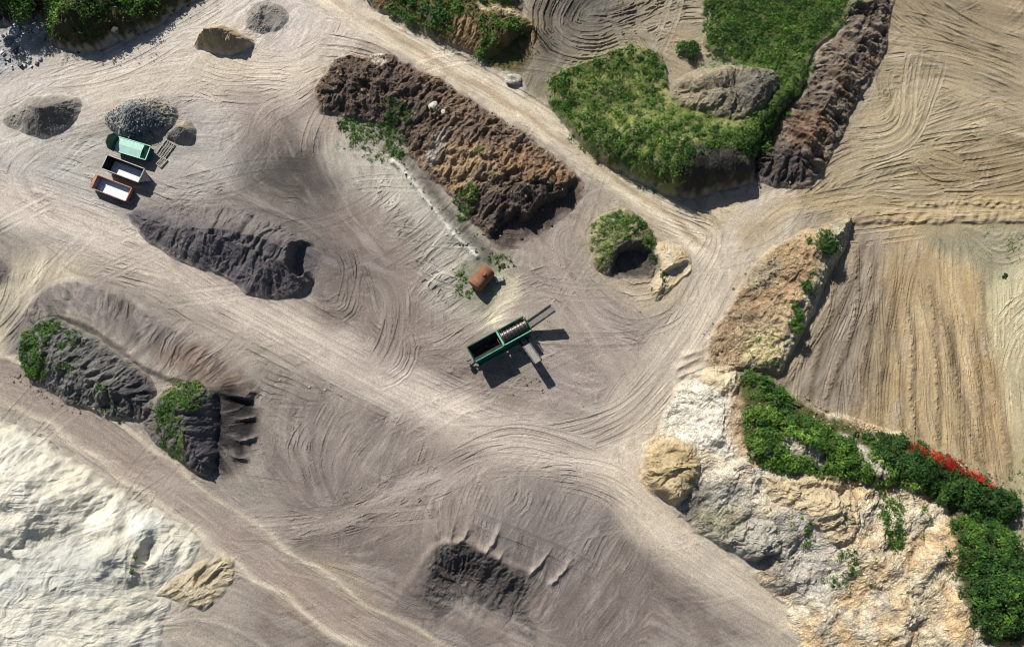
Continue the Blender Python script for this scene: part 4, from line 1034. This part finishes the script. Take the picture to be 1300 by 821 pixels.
# trees in the top left corner
def tree(label, px, py, h, r, pal):
    x, y = P(px, py); z = ground_z(x, y)
    root = bpy.data.objects.new('tree', None); COL.objects.link(root); root.location = (x, y, z); tag(root, label, 'tree', 'trees crowding the top left corner')
    bm = bmesh.new(); tube(bm, (0, 0, -.4), (0.1, .1, h * .6), .22, .12, 8)
    add(bm, 'trunk', M_twig, root)
    bm = bmesh.new()
    ends = []
    for t in range(7):
        a = t * .9 + random.random(); e = Vector((math.cos(a) * r * .6, math.sin(a) * r * .6, h * random.uniform(.6, .9)))
        tube(bm, (0.07, .07, h * random.uniform(.3, .5)), e, .09, .03, 6); ends.append(e)
    add(bm, 'limbs', M_twig, root)
    k = int(r * r * 7); a = rng.random(k) * 6.28; q = np.sqrt(rng.random(k)) * r
    cz = h * (.55 + .4 * np.sqrt(np.maximum(0, 1 - (q / r) ** 2)) * rng.uniform(.6, 1, k))
    emit('crown', [leaves(q * np.cos(a), q * np.sin(a), cz, np.full(k, .7), np.full(k, .6), 36, .2, GREENS[pal])], parent=root)
TL = [(8,-8,'leftmost'), (30,-14,''), (54,-10,''), (12,14,''), (34,12,''), (52,14,'')]
for (px, py, lab, pal) in ((6,2,'dark tree in the top left corner, touching both edges','dark'), (26,-10,'dark tree cut off by the top edge, second from the corner','dark'),
                           (50,-4,'tree at the top edge just left of the scrub hill','mid'), (10,22,'low dark tree at the left edge above the rubble','dark'),
                           (30,18,'broad tree directly above the pale rubble','dark'), (44,24,'small tree beside the shaded gap left of the scrub hill','mid')):
    tree(lab, px, py, random.uniform(4.0, 5.5), random.uniform(1.8, 2.6), pal)

# ------------------------------------------------------------------ loose stones, clods
def rocks(pts, spacing, s0, s1, cols, name, label, flat=.7, noise=(None, 0), mat=None):
    x, y, z, d = scatter(pts, spacing, 1.0, noise, ragged=.5)
    n = len(x)
    if n == 0: return
    base = np.array([(-1,-1,-1),(1,-1,-1),(1,1,-1),(-1,1,-1),(-1,-1,1),(1,-1,1),(1,1,1),(-1,1,1)], float) * .5
    q = np.array([(0,3,2,1),(4,5,6,7),(0,1,5,4),(1,2,6,5),(2,3,7,6),(3,0,4,7)])
    s = s0 + (s1 - s0) * rng.random(n) ** 2.5
    v = base[None] * (1 + rng.normal(0, .22, (n, 8, 3))); v[:, 4:, :2] *= .7
    v = v * s[:, None, None]; v[..., 2] *= flat
    a = rng.random(n) * 6.28; ca, sa = np.cos(a)[:, None], np.sin(a)[:, None]
    vx = v[..., 0] * ca - v[..., 1] * sa; vy = v[..., 0] * sa + v[..., 1] * ca
    v = np.stack([vx + x[:, None], vy + y[:, None], v[..., 2] + (z + s * .15)[:, None]], 2).reshape(-1, 3)
    c = np.array([lin(k) * KA for k in cols])[rng.integers(0, len(cols), n)] * rng.uniform(.8, 1.2, (n, 1))
    f = (q[None] + 8 * np.arange(n)[:, None, None]).ravel()
    o = raw_mesh(name, v, f, 4, mat or M_soil, np.repeat(c, 8, 0))
    tag(o, label, kind='stuff')
BR = [(100,84,70),(140,114,86),(166,146,120),(90,84,80)]
rocks([(400,118),(440,70),(500,68),(600,125),(715,205),(742,235),(700,285),(640,318),(580,260),(500,168),(405,142)], 1.5, .12, .55, BR, 'clods', 'brown clods and stones strewn over the long brown heap')
rocks([(1090,-30),(1125,30),(1072,166),(1028,238),(954,226),(1018,110),(1066,34)], 1.7, .12, .5, [(96,86,78),(140,128,112),(116,96,78)], 'clods', 'dark clods over the brown ridge')
rocks([(133,152),(148,136),(180,124),(215,128),(222,148),(214,166),(190,181),(165,183),(140,168)], .32, .08, .24, [(150,150,146),(110,112,114),(180,178,170),(84,88,92)], 'gravel', 'coarse stones on the large gravel pile', mat=M_gravel)
rocks([(-20,42),(60,40),(64,70),(20,90),(-20,80)], 1.0, .2, 1.0, [(170,172,172),(210,208,202),(96,98,104)], 'rubble', 'broken pale rubble under the trees at the top left')
rocks([(830,590),(1190,620),(1205,740),(960,720),(850,645)], 1.7, .1, .4, [(190,176,146),(150,140,124),(206,196,176)], 'stones', 'stones scattered over the clay hill')
rocks([(1020,500),(1090,545),(1160,560),(1280,610),(1270,622),(1150,572),(1080,556),(1010,520)], .55, .12, .5, [(150,126,94),(120,100,78),(176,156,124)], 'clods', 'clods heaped where the ploughed rows end')
rocks([(900,400),(990,310),(1040,300),(1000,380),(985,470),(900,470)], 1.0, .1, .4, [(176,150,110),(130,112,90),(196,184,156)], 'stones', 'stones on the sloping bank')
rocks([(500,200),(520,215),(608,320),(600,326),(560,285)], .6, .1, .4, [(120,120,114),(170,168,158),(90,92,88)], 'stones', 'grey stones along the pale bank line')
rocks([(20,470),(110,515),(190,536),(180,542),(100,528),(20,490)], .7, .1, .4, [(120,118,112),(160,154,144)], 'stones', 'stones at the foot of the dark grey heap')
rocks([(640,345),(700,300),(760,500),(700,540),(600,470)], 3.2, .06, .22, [(200,194,184),(120,108,98)], 'stones', 'small stones on the ground round the screening machine')
rocks([(330,170),(560,240),(520,420),(330,480),(330,640),(600,640),(800,560),(800,400),(900,400),(850,520),(800,640),(500,720),(300,640),(100,300),(0,260),(0,160)], 3.6, .05, .2, [(206,200,192),(116,106,100),(150,140,130)], 'pebbles', 'pebbles scattered over the open yard')

rocks([(640,430),(676,420),(700,470),(690,500),(640,470)], .8, .06, .3, [(110,100,94),(150,142,134),(90,84,80)], 'stones', 'dark spilled stones below the screening machine')
rocks([(330,480),(420,480),(440,500),(380,505)], 1.0, .06, .3, [(206,200,188),(170,160,148)], 'stones', 'pale stones in the turning loop beside the main track')
def boulder(label, px, py, s, col, seed=0, sc=(1, .8, .6)):
    x, y = P(px, py); z = ground_z(x, y)
    bm = bmesh.new(); bmesh.ops.create_icosphere(bm, subdivisions=3, radius=1)
    rr = random.Random(seed)
    from mathutils import noise as mn
    for v in bm.verts:
        k = 1 + .35 * mn.noise(v.co * 1.3 + Vector((seed, 0, 0))) + .12 * mn.noise(v.co * 4)
        v.co = Vector((v.co.x * sc[0], v.co.y * sc[1], v.co.z * sc[2])) * s * k
    m = paint_mat('pale_stone', col, .9, scale=2, dustw=.1)
    o = add(bm, 'boulder', m); o.location = (x, y, z + s * sc[2] * .35); o.rotation_euler = (0, 0, rr.random() * 6); tag(o, label, 'boulder', 'pale boulders'); return o
boulder('larger pale boulder in the middle of the long brown heap', 552, 144, .8, (196,188,174), 1)
boulder('smaller pale boulder just right of the larger one on the brown heap', 564, 150, .5, (200,192,178), 2)
boulder('pale boulder at the foot of the scrub bank beside the haul road', 652, 101, 1.2, (182,176,164), 3, (.8, 1.1, .6))
boulder('upper of the two grey boulders in the rubble at the top left', 20, 40, 1.0, (170,178,184), 4)
boulder('lower grey boulder in the rubble at the top left', 12, 52, .9, (120,128,138), 5)
boulder('small dark boulder on the ground under the scrub hill', 154, 46, .7, (90,88,86), 6)

# ------------------------------------------------------------------ dark shed roof at left edge (top left)
# ------------------------------------------------------------------ roll-off skips
M_orange = paint_mat('rusty_orange_paint', (176,112,78), .6, wear=(120,78,58), dustc=(190,170,150), dustw=.3)
M_white = paint_mat('scuffed_white_floor', (236,234,238), .6, wear=(200,200,210), dustc=(226,220,214), dustw=.15)
M_black = paint_mat('black_paint', (22,20,24), .8, wear=(34,30,34), dustw=.03)
M_rim = paint_mat('grey_rim', (170,166,164), .5)
M_green = paint_mat('dark_green_paint', (14,86,66), .45, wear=(10,60,48), dustw=.08)
M_mint = paint_mat('faded_mint_cover', (158,200,184), .7, wear=(124,176,158), scale=1.2, amt=.8, dustc=(196,204,194), dustw=.4)
M_steel = paint_mat('grey_steel', (120,118,114), .45, .6, wear=(80,76,72))
M_rub = paint_mat('rubber', (26,26,27), .85, dustw=.2)
M_rust = paint_mat('rust', (132,84,58), .9, wear=(84,56,42), scale=1.3, amt=.9, dustc=(160,132,108), dustw=.4)
M_inner = paint_mat('shade_blue_grey_lining', (118,126,150), .6, wear=(90,96,116))  # blue-grey carries the shade of the unlit inner walls

def skip(px, py, rz, L, W, H, flare, mats, label, hookside=-1):
    """open roll-off container: floor, four tilted walls, rim, ribs, runners, rollers, lifting hook"""
    wall_m, floor_m, rim_m, in_m = mats
    t = root_at('skip', px, py, rz, label, 'skip', 'skips parked side by side')
    hl, hw, tl, tw, th = L / 2 - flare, W / 2 - .12, L / 2, W / 2, .07
    z0 = .28
    bm = bmesh.new(); box(bm, (0, 0, z0 + .03), (2 * hl, 2 * hw, .06)); add(bm, 'floor', floor_m, t)
    B = [Vector((-hl, -hw, z0)), Vector((hl, -hw, z0)), Vector((hl, hw, z0)), Vector((-hl, hw, z0))]
    T = [Vector((-tl, -tw, H)), Vector((tl, -tw, H)), Vector((tl, tw, H)), Vector((-tl, tw, H))]
    for k, nm in enumerate(('side_wall', 'tailgate', 'side_wall', 'end_wall')):
        a, b, c, d = B[k], B[(k + 1) % 4], T[(k + 1) % 4], T[k]
        nrm = (b - a).cross(d - a).normalized() * th
        bm = bmesh.new(); hexa(bm, [a, b, c, d], [p - nrm for p in (a, b, c, d)]); add(bm, nm, wall_m, t)
    bm = bmesh.new()                       # lining sheets just inside the walls
    rb = bmesh.new()                       # rim
    for k in range(4):
        beam(rb, T[k], T[(k + 1) % 4], .13, .12)
    add(rb, 'rim', rim_m, t)
    for k in range(4):
        a, b, c, d = B[k], B[(k + 1) % 4], T[(k + 1) % 4], T[k]
        nrm = (b - a).cross(d - a).normalized(); nrm = nrm if nrm.dot(Vector((0, 0, H)) - a) > 0 else -nrm
        off = nrm * (th + .012)
        q = [p + off for p in (a.lerp(b, .02), a.lerp(b, .98), d.lerp(c, .98) - Vector((0, 0, .1)), d.lerp(c, .02) - Vector((0, 0, .1)))]
        vs = [bm.verts.new(p) for p in q]; bm.faces.new(vs)
    add(bm, 'lining', in_m, t)
    for sgn in (-1, 1):                    # vertical ribs on the long sides
        for k in range(6):
            x = -hl + (k + .5) * 2 * hl / 6; bm = bmesh.new()
            beam(bm, (x, sgn * (hw + .05), z0), (x, sgn * (tw + .05), H - .08), .10, .08); add(bm, 'rib', wall_m, t)
        bm = bmesh.new(); box(bm, (0, sgn * .45, z0 - .09), (2 * hl + .3, .12, .16)); add(bm, 'runner', M_steel, t)
        bm = bmesh.new(); tube(bm, (hl - .2, sgn * .45 - .1, .12), (hl - .2, sgn * .45 + .1, .12), .13, None, 14); add(bm, 'roller', M_steel, t)
        bm = bmesh.new(); tube(bm, (-hl + .2, sgn * .45 - .1, .12), (-hl + .2, sgn * .45 + .1, .12), .13, None, 14); add(bm, 'roller', M_steel, t)
    return t, (hl, hw, tl, tw, z0)
ang = -R(21)
# orange: nearest the long heap
t, g = skip(147, 242, ang, 5.6, 2.25, 1.35, .12, (M_orange, M_white, M_orange, M_inner), 'orange open skip with a white floor, nearest the long dark heap')
bm = bmesh.new(); box(bm, (-3.0, 0, .95), (.45, 2.1, 1.3)); box(bm, (-3.28, .45, 1.3), (.16, .3, .3)); box(bm, (-3.28, -.45, 1.3), (.16, .3, .3)); add(bm, 'headstock', M_orange, t)
bm = bmesh.new(); tube(bm, (-3.3, -.3, 1.55), (-3.3, .3, 1.55), .06, None, 10); tube(bm, (-3.2, -.3, .4), (-3.3, -.3, 1.55), .05, None, 8); tube(bm, (-3.2, .3, .4), (-3.3, .3, 1.55), .05, None, 8); add(bm, 'lifting_bar', M_rust, t)
# black: in the middle
t, g = skip(163, 219, ang, 6.2, 2.3, 2.0, .45, (M_black, M_white, M_rim, M_black), 'black open skip with a white floor, between the green and the orange one')
bm = bmesh.new(); tube(bm, (-3.15, -.3, 1.5), (-3.15, .3, 1.5), .06, None, 10); tube(bm, (-2.9, -.3, .4), (-3.15, -.3, 1.5), .05, None, 8); tube(bm, (-2.9, .3, .4), (-3.15, .3, 1.5), .05, None, 8); add(bm, 'lifting_bar', M_steel, t)
bm = bmesh.new()
v = [bm.verts.new(p) for p in ((3.12, -1.1, 1.92), (3.12, 1.1, 1.92), (3.95, 0, .35))]; bm.faces.new(v)
v2 = [bm.verts.new(p) for p in ((3.12, -1.1, 1.84), (3.12, 1.1, 1.84), (3.90, 0, .30))]; bm.faces.new(v2[::-1])
add(bm, 'loading_chute', M_rim, t)
# green with tall octagonal front plate and a mint cover
t, g = skip(172, 192, -R(17), 5.4, 2.3, 1.5, .35, (M_green, M_green, M_mint, M_green), 'dark green skip with a faded mint cover and a tall eight-sided end plate')
bm = bmesh.new()
hexa(bm, [(-2.4, -1.12, 1.44), (1.75, -1.12, 1.44), (1.75, 0, 1.62), (-2.45, 0, 1.62)], [(-2.4, -1.12, 1.5), (1.75, -1.12, 1.5), (1.75, 0, 1.69), (-2.45, 0, 1.69)])
hexa(bm, [(-2.4, 1.12, 1.44), (1.75, 1.12, 1.44), (1.75, 0.004, 1.62), (-2.45, 0.004, 1.62)], [(-2.4, 1.12, 1.5), (1.75, 1.12, 1.5), (1.75, 0.004, 1.69), (-2.45, 0.004, 1.69)])
add(bm, 'cover', M_mint, t)
bm = bmesh.new(); hexa(bm, [(1.76, -1.1, 1.3), (2.9, -.95, .5), (2.9, .95, .5), (1.76, 1.1, 1.3)], [(1.76, -1.1, 1.56), (3.0, -.95, .56), (3.0, .95, .56), (1.76, 1.1, 1.56)]); add(bm, 'tail_cover', M_green, t)
bm = bmesh.new(); oc = []
for k in range(8):
    a = R(22.5 + 45 * k); oc.append((math.cos(a) * 1.38, math.sin(a) * 1.5))
f0 = [bm.verts.new((-2.85 - (z_ * .30), y_, 1.85 + z_)) for y_, z_ in oc]; f1 = [bm.verts.new((-2.75 - (z_ * .30), y_, 1.88 + z_)) for y_, z_ in oc]
bm.faces.new(f0[::-1]); bm.faces.new(f1)
for k in range(8): bm.faces.new([f0[k], f0[(k + 1) % 8], f1[(k + 1) % 8], f1[k]])
add(bm, 'end_plate', M_green, t)

# steel grids lying on the ground beside the green skip
def grate(px, py, rz, L, W, n, label):
    t = root_at('steel_frame', px, py, rz, label, 'frame', 'steel frames lying on the ground')
    bm = bmesh.new()
    for sg in (-1, 1):
        box(bm, (0, sg * W / 2, .16), (L, .12, .16)); box(bm, (sg * (L / 2 - .06), 0, .18), (.12, W - .12, .14))
    add(bm, 'outer_frame', M_steel, t)
    for k in range(n):
        bm = bmesh.new(); y = -W / 2 + (k + 1) * W / (n + 1); box(bm, (0, y, .15), (L - .26, .08, .10)); add(bm, 'bar', M_steel, t)
grate(210, 190, R(58), 2.9, 1.6, 3, 'larger dark steel frame on the ground right of the green skip')
grate(206, 206, R(50), 1.6, .9, 2, 'smaller dark steel frame below the larger one by the green skip')

# ------------------------------------------------------------------ rusty tank
t = root_at('tank', 612, 355, R(50), 'rusty brown cylindrical tank lying on its side in the weeds', 'tank')
bm = bmesh.new(); tube(bm, (-1.6, 0, 1.25), (1.6, 0, 1.25), 1.15, None, 40, False)
prof = [(1.6, 1.15), (1.72, 1.08), (1.82, .85), (1.88, .5), (1.9, .02)]
for sg in (-1, 1):
    prev = None
    for (x, r) in prof:
        ring = [bm.verts.new((sg * x, math.cos(k * math.pi / 20) * r, 1.25 + math.sin(k * math.pi / 20) * r)) for k in range(40)]
        if prev:
            for k in range(40): bm.faces.new([prev[k], prev[(k + 1) % 40], ring[(k + 1) % 40], ring[k]])
        prev = ring
    bm.faces.new(prev)
add(bm, 'shell', M_rust, t, True)
for x in (-1.2, 0, 1.2):
    bm = bmesh.new(); tube(bm, (x - .04, 0, 1.25), (x + .04, 0, 1.25), 1.18, None, 40); add(bm, 'hoop', M_rust, t, False)
for x in (-1.0, 1.0):
    bm = bmesh.new(); box(bm, (x, 0, .06), (.25, 1.5, .5)); add(bm, 'cradle', M_steel, t)
bm = bmesh.new(); tube(bm, (.5, 0, 2.3), (.5, 0, 2.55), .28, None, 20); tube(bm, (.5, 0, 2.55), (.5, 0, 2.6), .34, None, 20); add(bm, 'manhole', M_rust, t)

M_conc = paint_mat('concrete', (176,174,170), .9, scale=3)
t = root_at('concrete_block', 634, 355, R(8), 'small grey concrete block on the pale spill right of the rusty tank', 'block')
bm = bmesh.new(); vs = box(bm, (0, 0, .3), (1.2, .8, .7)); bmesh.ops.bevel(bm, geom=bm.edges[:], offset=.05, segments=2, affect='EDGES'); add(bm, 'block_body', M_conc, t)
bm = bmesh.new(); tube(bm, (-.15, 0, .62), (-.15, 0, .78), .03, None, 8); tube(bm, (.15, 0, .62), (.15, 0, .78), .03, None, 8); tube(bm, (-.17, 0, .78), (.17, 0, .78), .03, None, 8); add(bm, 'lifting_eye', M_steel, t)

# ------------------------------------------------------------------ screening machine (drum screen)
M_dg = paint_mat('machine_green', (12,84,62), .4, wear=(8,58,46), dustc=(120,126,110), dustw=.12)
M_lg = paint_mat('pale_green_edge', (110,190,160), .5)
M_dark = paint_mat('dark_interior', (30,32,34), .7, dustw=.15)
M_belt = paint_mat('dusty_grey_belt', (112,110,106), .9, wear=(140,136,126), scale=4)
M_drum = paint_mat('drum_mesh', (44,44,44), .5, .5, wear=(70,66,60), scale=12, amt=.8)
t = root_at('screening_machine', 634, 434, R(29.0), 'dark green drum screening machine with hopper and two conveyor belts', 'machine')
L0, W0 = 9.4, 2.1          # body length / width; x to the discharge end
ZB, ZTOP = 1.5, 3.7
x0, x1, xm = -4.7, 4.7, .15
# chassis
bm = bmesh.new()
for sg in (-1, 1): box(bm, (-.2, sg * .75, 1.25), (9.2, .18, .3))
for x in (-4.4, -2.2, 0, 2.2, 4.2): box(bm, (x, 0, 1.25), (.16, 1.3, .22))
add(bm, 'chassis', M_dg, t)
# hopper with slanted walls
hb = [Vector((x0 + .5, -.45, ZB)), Vector((xm - .2, -.45, ZB)), Vector((xm - .2, .45, ZB)), Vector((x0 + .5, .45, ZB))]
ht = [Vector((x0, -1.15, ZTOP)), Vector((xm, -1.15, ZTOP)), Vector((xm, 1.15, ZTOP)), Vector((x0, 1.15, ZTOP))]
hop = bpy.data.objects.new('hopper', None)
bm = bmesh.new()
for k in range(4):
    a, b, c, d = hb[k], hb[(k + 1) % 4], ht[(k + 1) % 4], ht[k]
    nrm = (b - a).cross(d - a).normalized() * .07
    hexa(bm, [a, b, c, d], [p - nrm for p in (a, b, c, d)])
hp = add(bm, 'hopper', M_dg, t)
bm = bmesh.new()
for k in range(4): 
    a, b, c, d = hb[k], hb[(k + 1) % 4], ht[(k + 1) % 4], ht[k]
    nrm = (b - a).cross(d - a).normalized(); cen = Vector(((x0 + xm) / 2, 0, 2.6)); nrm = nrm if nrm.dot(cen - a) > 0 else -nrm
    bm.faces.new([bm.verts.new(p + nrm * .085 - Vector((0, 0, .03))) for p in (a, b, c, d)])
add(bm, 'hopper_lining', M_dark, hp)
bm = bmesh.new(); box(bm, ((x0 + xm) / 2, 0, ZB + .12), (4.2, .8, .08)); add(bm, 'feed_belt', M_rub, hp)
bm = bmesh.new(); beam(bm, ht[0], ht[1], .12, .12); beam(bm, ht[2], ht[3], .12, .12); beam(bm, ht[3], ht[0], .12, .12); add(bm, 'rim', M_dg, hp)
bm = bmesh.new(); beam(bm, (xm, -1.25, ZTOP + .06), (xm, 1.2, ZTOP + .06), .24, .14); add(bm, 'cross_beam', M_lg, t)
bm = bmesh.new(); beam(bm, (x0 + .1, -1.30, ZTOP - .02), (xm - .1, -1.30, ZTOP - .02), .10, .08); add(bm, 'edge_rail', M_lg, t)
# drum section: side panels, drum with ring flanges and bright bolts
for sg, top in ((-1, 3.1), (1, 3.5)):
    bm = bmesh.new(); hexa(bm, [(xm + .15, sg * 1.02, 1.4), (x1, sg * 1.02, 1.4), (x1, sg * 1.10, 1.4), (xm + .15, sg * 1.10, 1.4)],
                           [(xm + .15, sg * 1.12, top), (x1, sg * 1.12, top), (x1, sg * 1.20, top), (xm + .15, sg * 1.20, top)]); add(bm, 'side_panel', M_dg, t)
    bm = bmesh.new(); beam(bm, (xm + .2, sg * 1.17, top + .05), (x1, sg * 1.17, top + .05), .14, .10); add(bm, 'top_rail', M_lg if sg < 0 else M_dg, t)
bm = bmesh.new(); tube(bm, (xm + .3, 0, 2.75), (x1 - .1, 0, 2.55), .88, None, 40, False)
dr = add(bm, 'drum', M_drum, t, True)
for k in range(8):
    f = k / 7; bm = bmesh.new(); x = xm + .35 + f * (x1 - xm - .6); z = 2.75 - .2 * f
    tube(bm, (x - .035, 0, z), (x + .035, 0, z), .93, None, 40); add(bm, 'hoop', M_steel, dr)
M_bolt = paint_mat('bright_steel', (238,238,232), .5, 0, wear=(220,220,214), dustw=0)
for k in range(9):
    f = (k + .5) / 9; bm = bmesh.new(); x = xm + .35 + f * (x1 - xm - .6); z = 2.75 - .2 * f
    box(bm, (x, .30, z + .88), (.22, .14, .10)); add(bm, 'lifter_plate', M_bolt, dr)
bm = bmesh.new(); bm2 = None
box(bm, (x1 + .15, 0, 2.2), (.12, 2.0, 1.5)); add(bm, 'end_frame', M_dg, t)
# lower skirt and walkway facing the camera side
bm = bmesh.new(); hexa(bm, [(x0 + .1, -1.5, 1.5), (x1 - .1, -1.5, 1.5), (x1 - .1, -1.42, 1.5), (x0 + .1, -1.42, 1.5)], [(x0 + .1, -1.22, 3.0), (x1 - .1, -1.22, 3.0), (x1 - .1, -1.14, 3.0), (x0 + .1, -1.14, 3.0)]); add(bm, 'skirt', M_dg, t)
bm = bmesh.new(); box(bm, (0, -1.72, 1.45), (8.8, .5, .08)); add(bm, 'walkway', M_dg, t)
bm = bmesh.new(); beam(bm, (-3.8, -1.95, 1.75), (4.0, -1.95, 1.75), .05, .05)
for k in range(6): beam(bm, (-3.8 + k * 1.56, -1.95, 1.48), (-3.8 + k * 1.56, -1.95, 1.75), .05, .05)
add(bm, 'walkway_rail', M_lg, t)
# engine box under the drum
bm = bmesh.new(); box(bm, (3.0, -1.35, 1.0), (1.8, .7, .9)); bmesh.ops.bevel(bm, geom=bm.edges[:], offset=.05, segments=1, affect='EDGES'); add(bm, 'engine_box', M_dg, t)
# wheels, legs, hitch
for x in (1.6, 2.9):
    for sg in (-1, 1):
        bm = bmesh.new(); tube(bm, (x, sg * 1.02 - .14, .52), (x, sg * 1.02 + .14, .52), .52, None, 28); wh = add(bm, 'wheel', M_rub, t)
        bm = bmesh.new(); tube(bm, (x, sg * 1.17 - .02, .52), (x, sg * 1.17 + .02, .52), .28, None, 20); add(bm, 'rim', M_steel, wh)
for x in (-4.2, 4.3):
    for sg in (-1, 1):
        bm = bmesh.new(); box(bm, (x, sg * .8, .58), (.16, .16, 1.15)); box(bm, (x, sg * .8, .03), (.45, .45, .12)); add(bm, 'leg', M_dg, t)
bm = bmesh.new(); beam(bm, (x0 + .2, -.5, 1.2), (x0 - 1.0, 0, 1.0), .14, .16); beam(bm, (x0 + .2, .5, 1.2), (x0 - 1.0, 0, 1.0), .14, .16); add(bm, 'drawbar', M_steel, t)
bm = bmesh.new(); tube(bm, (x0 - .75, -.45, 1.15), (x0 - .75, -.45, 1.45), .42, None, 20); tube(bm, (x0 - .8, .1, -.05), (x0 - .8, .1, 1.0), .08, None, 10); add(bm, 'hitch_plate', M_belt, t)
bm = bmesh.new(); beam(bm, (x0 - 1.0, -.1, 1.7), (x0 + .1, .25, 2.2), .08, .08); add(bm, 'stay', M_lg, t)
def conveyor(a, b, wid, nm):
    a, b = Vector(a), Vector(b); d = (b - a).normalized(); side = d.cross(Vector((0, 0, 1))).normalized(); up = side.cross(d)
    bm = bmesh.new(); beam(bm, a, b, wid, .06)
    tube(bm, b - side * wid / 2, b + side * wid / 2, .16, None, 16); tube(bm, a - side * wid / 2, a + side * wid / 2, .16, None, 16)
    cb = add(bm, nm, M_belt, t)
    for sg in (-1, 1):
        bm = bmesh.new(); o = side * sg * (wid / 2 + .06); beam(bm, a + o - up * .08, b + o - up * .08, .22, .46); add(bm, 'side_rail', M_dark, cb)
    bm = bmesh.new(); m = a.lerp(b, .6)
    for sg in (-1, 1):
        o = side * sg * wid * .4; tube(bm, m + o - up * .2, a.lerp(b, .1) + o + Vector((0, 0, -.35)), .05, None, 8)
    add(bm, 'strut', M_dark, cb)
    for k in range(7):
        bm = bmesh.new(); m = a.lerp(b, (k + .5) / 7) - up * .2; tube(bm, m - side * wid * .45, m + side * wid * .45, .06, None, 8); add(bm, 'idler', M_steel, cb)
conveyor((x1 - .1, -.1, 1.4), (x1 + 4.4, .15, 3.5), 1.0, 'conveyor_belt')
conveyor((3.1, -1.3, 1.4), (3.35, -5.7, 3.4), 1.0, 'conveyor_belt')

# ------------------------------------------------------------------ light, sky, camera
SUN_EL = R(41); sd = Vector((-.54, .84, 0)).normalized()
az = math.atan2(sd.x, sd.y)                                   # clockwise from +Y
sunvec = Vector((sd.x * math.cos(SUN_EL), sd.y * math.cos(SUN_EL), math.sin(SUN_EL)))
sl = bpy.data.lights.new('sun', 'SUN'); sl.energy = 5.0; sl.angle = R(.5); sl.color = (1, .965, .905)
so = bpy.data.objects.new('sun', sl); COL.objects.link(so); so.rotation_euler = (-sunvec).to_track_quat('-Z', 'Y').to_euler(); so.location = sunvec * 150
wd_ = bpy.data.worlds.new('World'); scene.world = wd_; wd_.use_nodes = True
n = wd_.node_tree.nodes; l = wd_.node_tree.links
sk = n.new('ShaderNodeTexSky'); sk.sky_type = 'NISHITA'; sk.sun_disc = False; sk.sun_elevation = SUN_EL; sk.sun_rotation = az
l.new(sk.outputs['Color'], n['Background'].inputs['Color']); n['Background'].inputs['Strength'].default_value = .05
cam = bpy.data.cameras.new('camera'); co = bpy.data.objects.new('camera', cam); COL.objects.link(co)
cam.sensor_fit = 'HORIZONTAL'; cam.sensor_width = 36; cam.lens = 18 / TANX; cam.clip_start = 1; cam.clip_end = 3000
co.location = (0, CAMY, ALT); co.rotation_euler = (TILT, 0, 0); scene.camera = co
scene.view_settings.view_transform = 'Standard'; scene.view_settings.look = 'None'; scene.view_settings.gamma = 1; scene.view_settings.exposure = 0.27
scene.cycles.use_denoising = True
scene.cycles.pixel_filter_type = 'BLACKMAN_HARRIS'; scene.cycles.filter_width = 1.05
scene.cycles.max_bounces = 4; scene.cycles.diffuse_bounces = 2; scene.cycles.transmission_bounces = 2
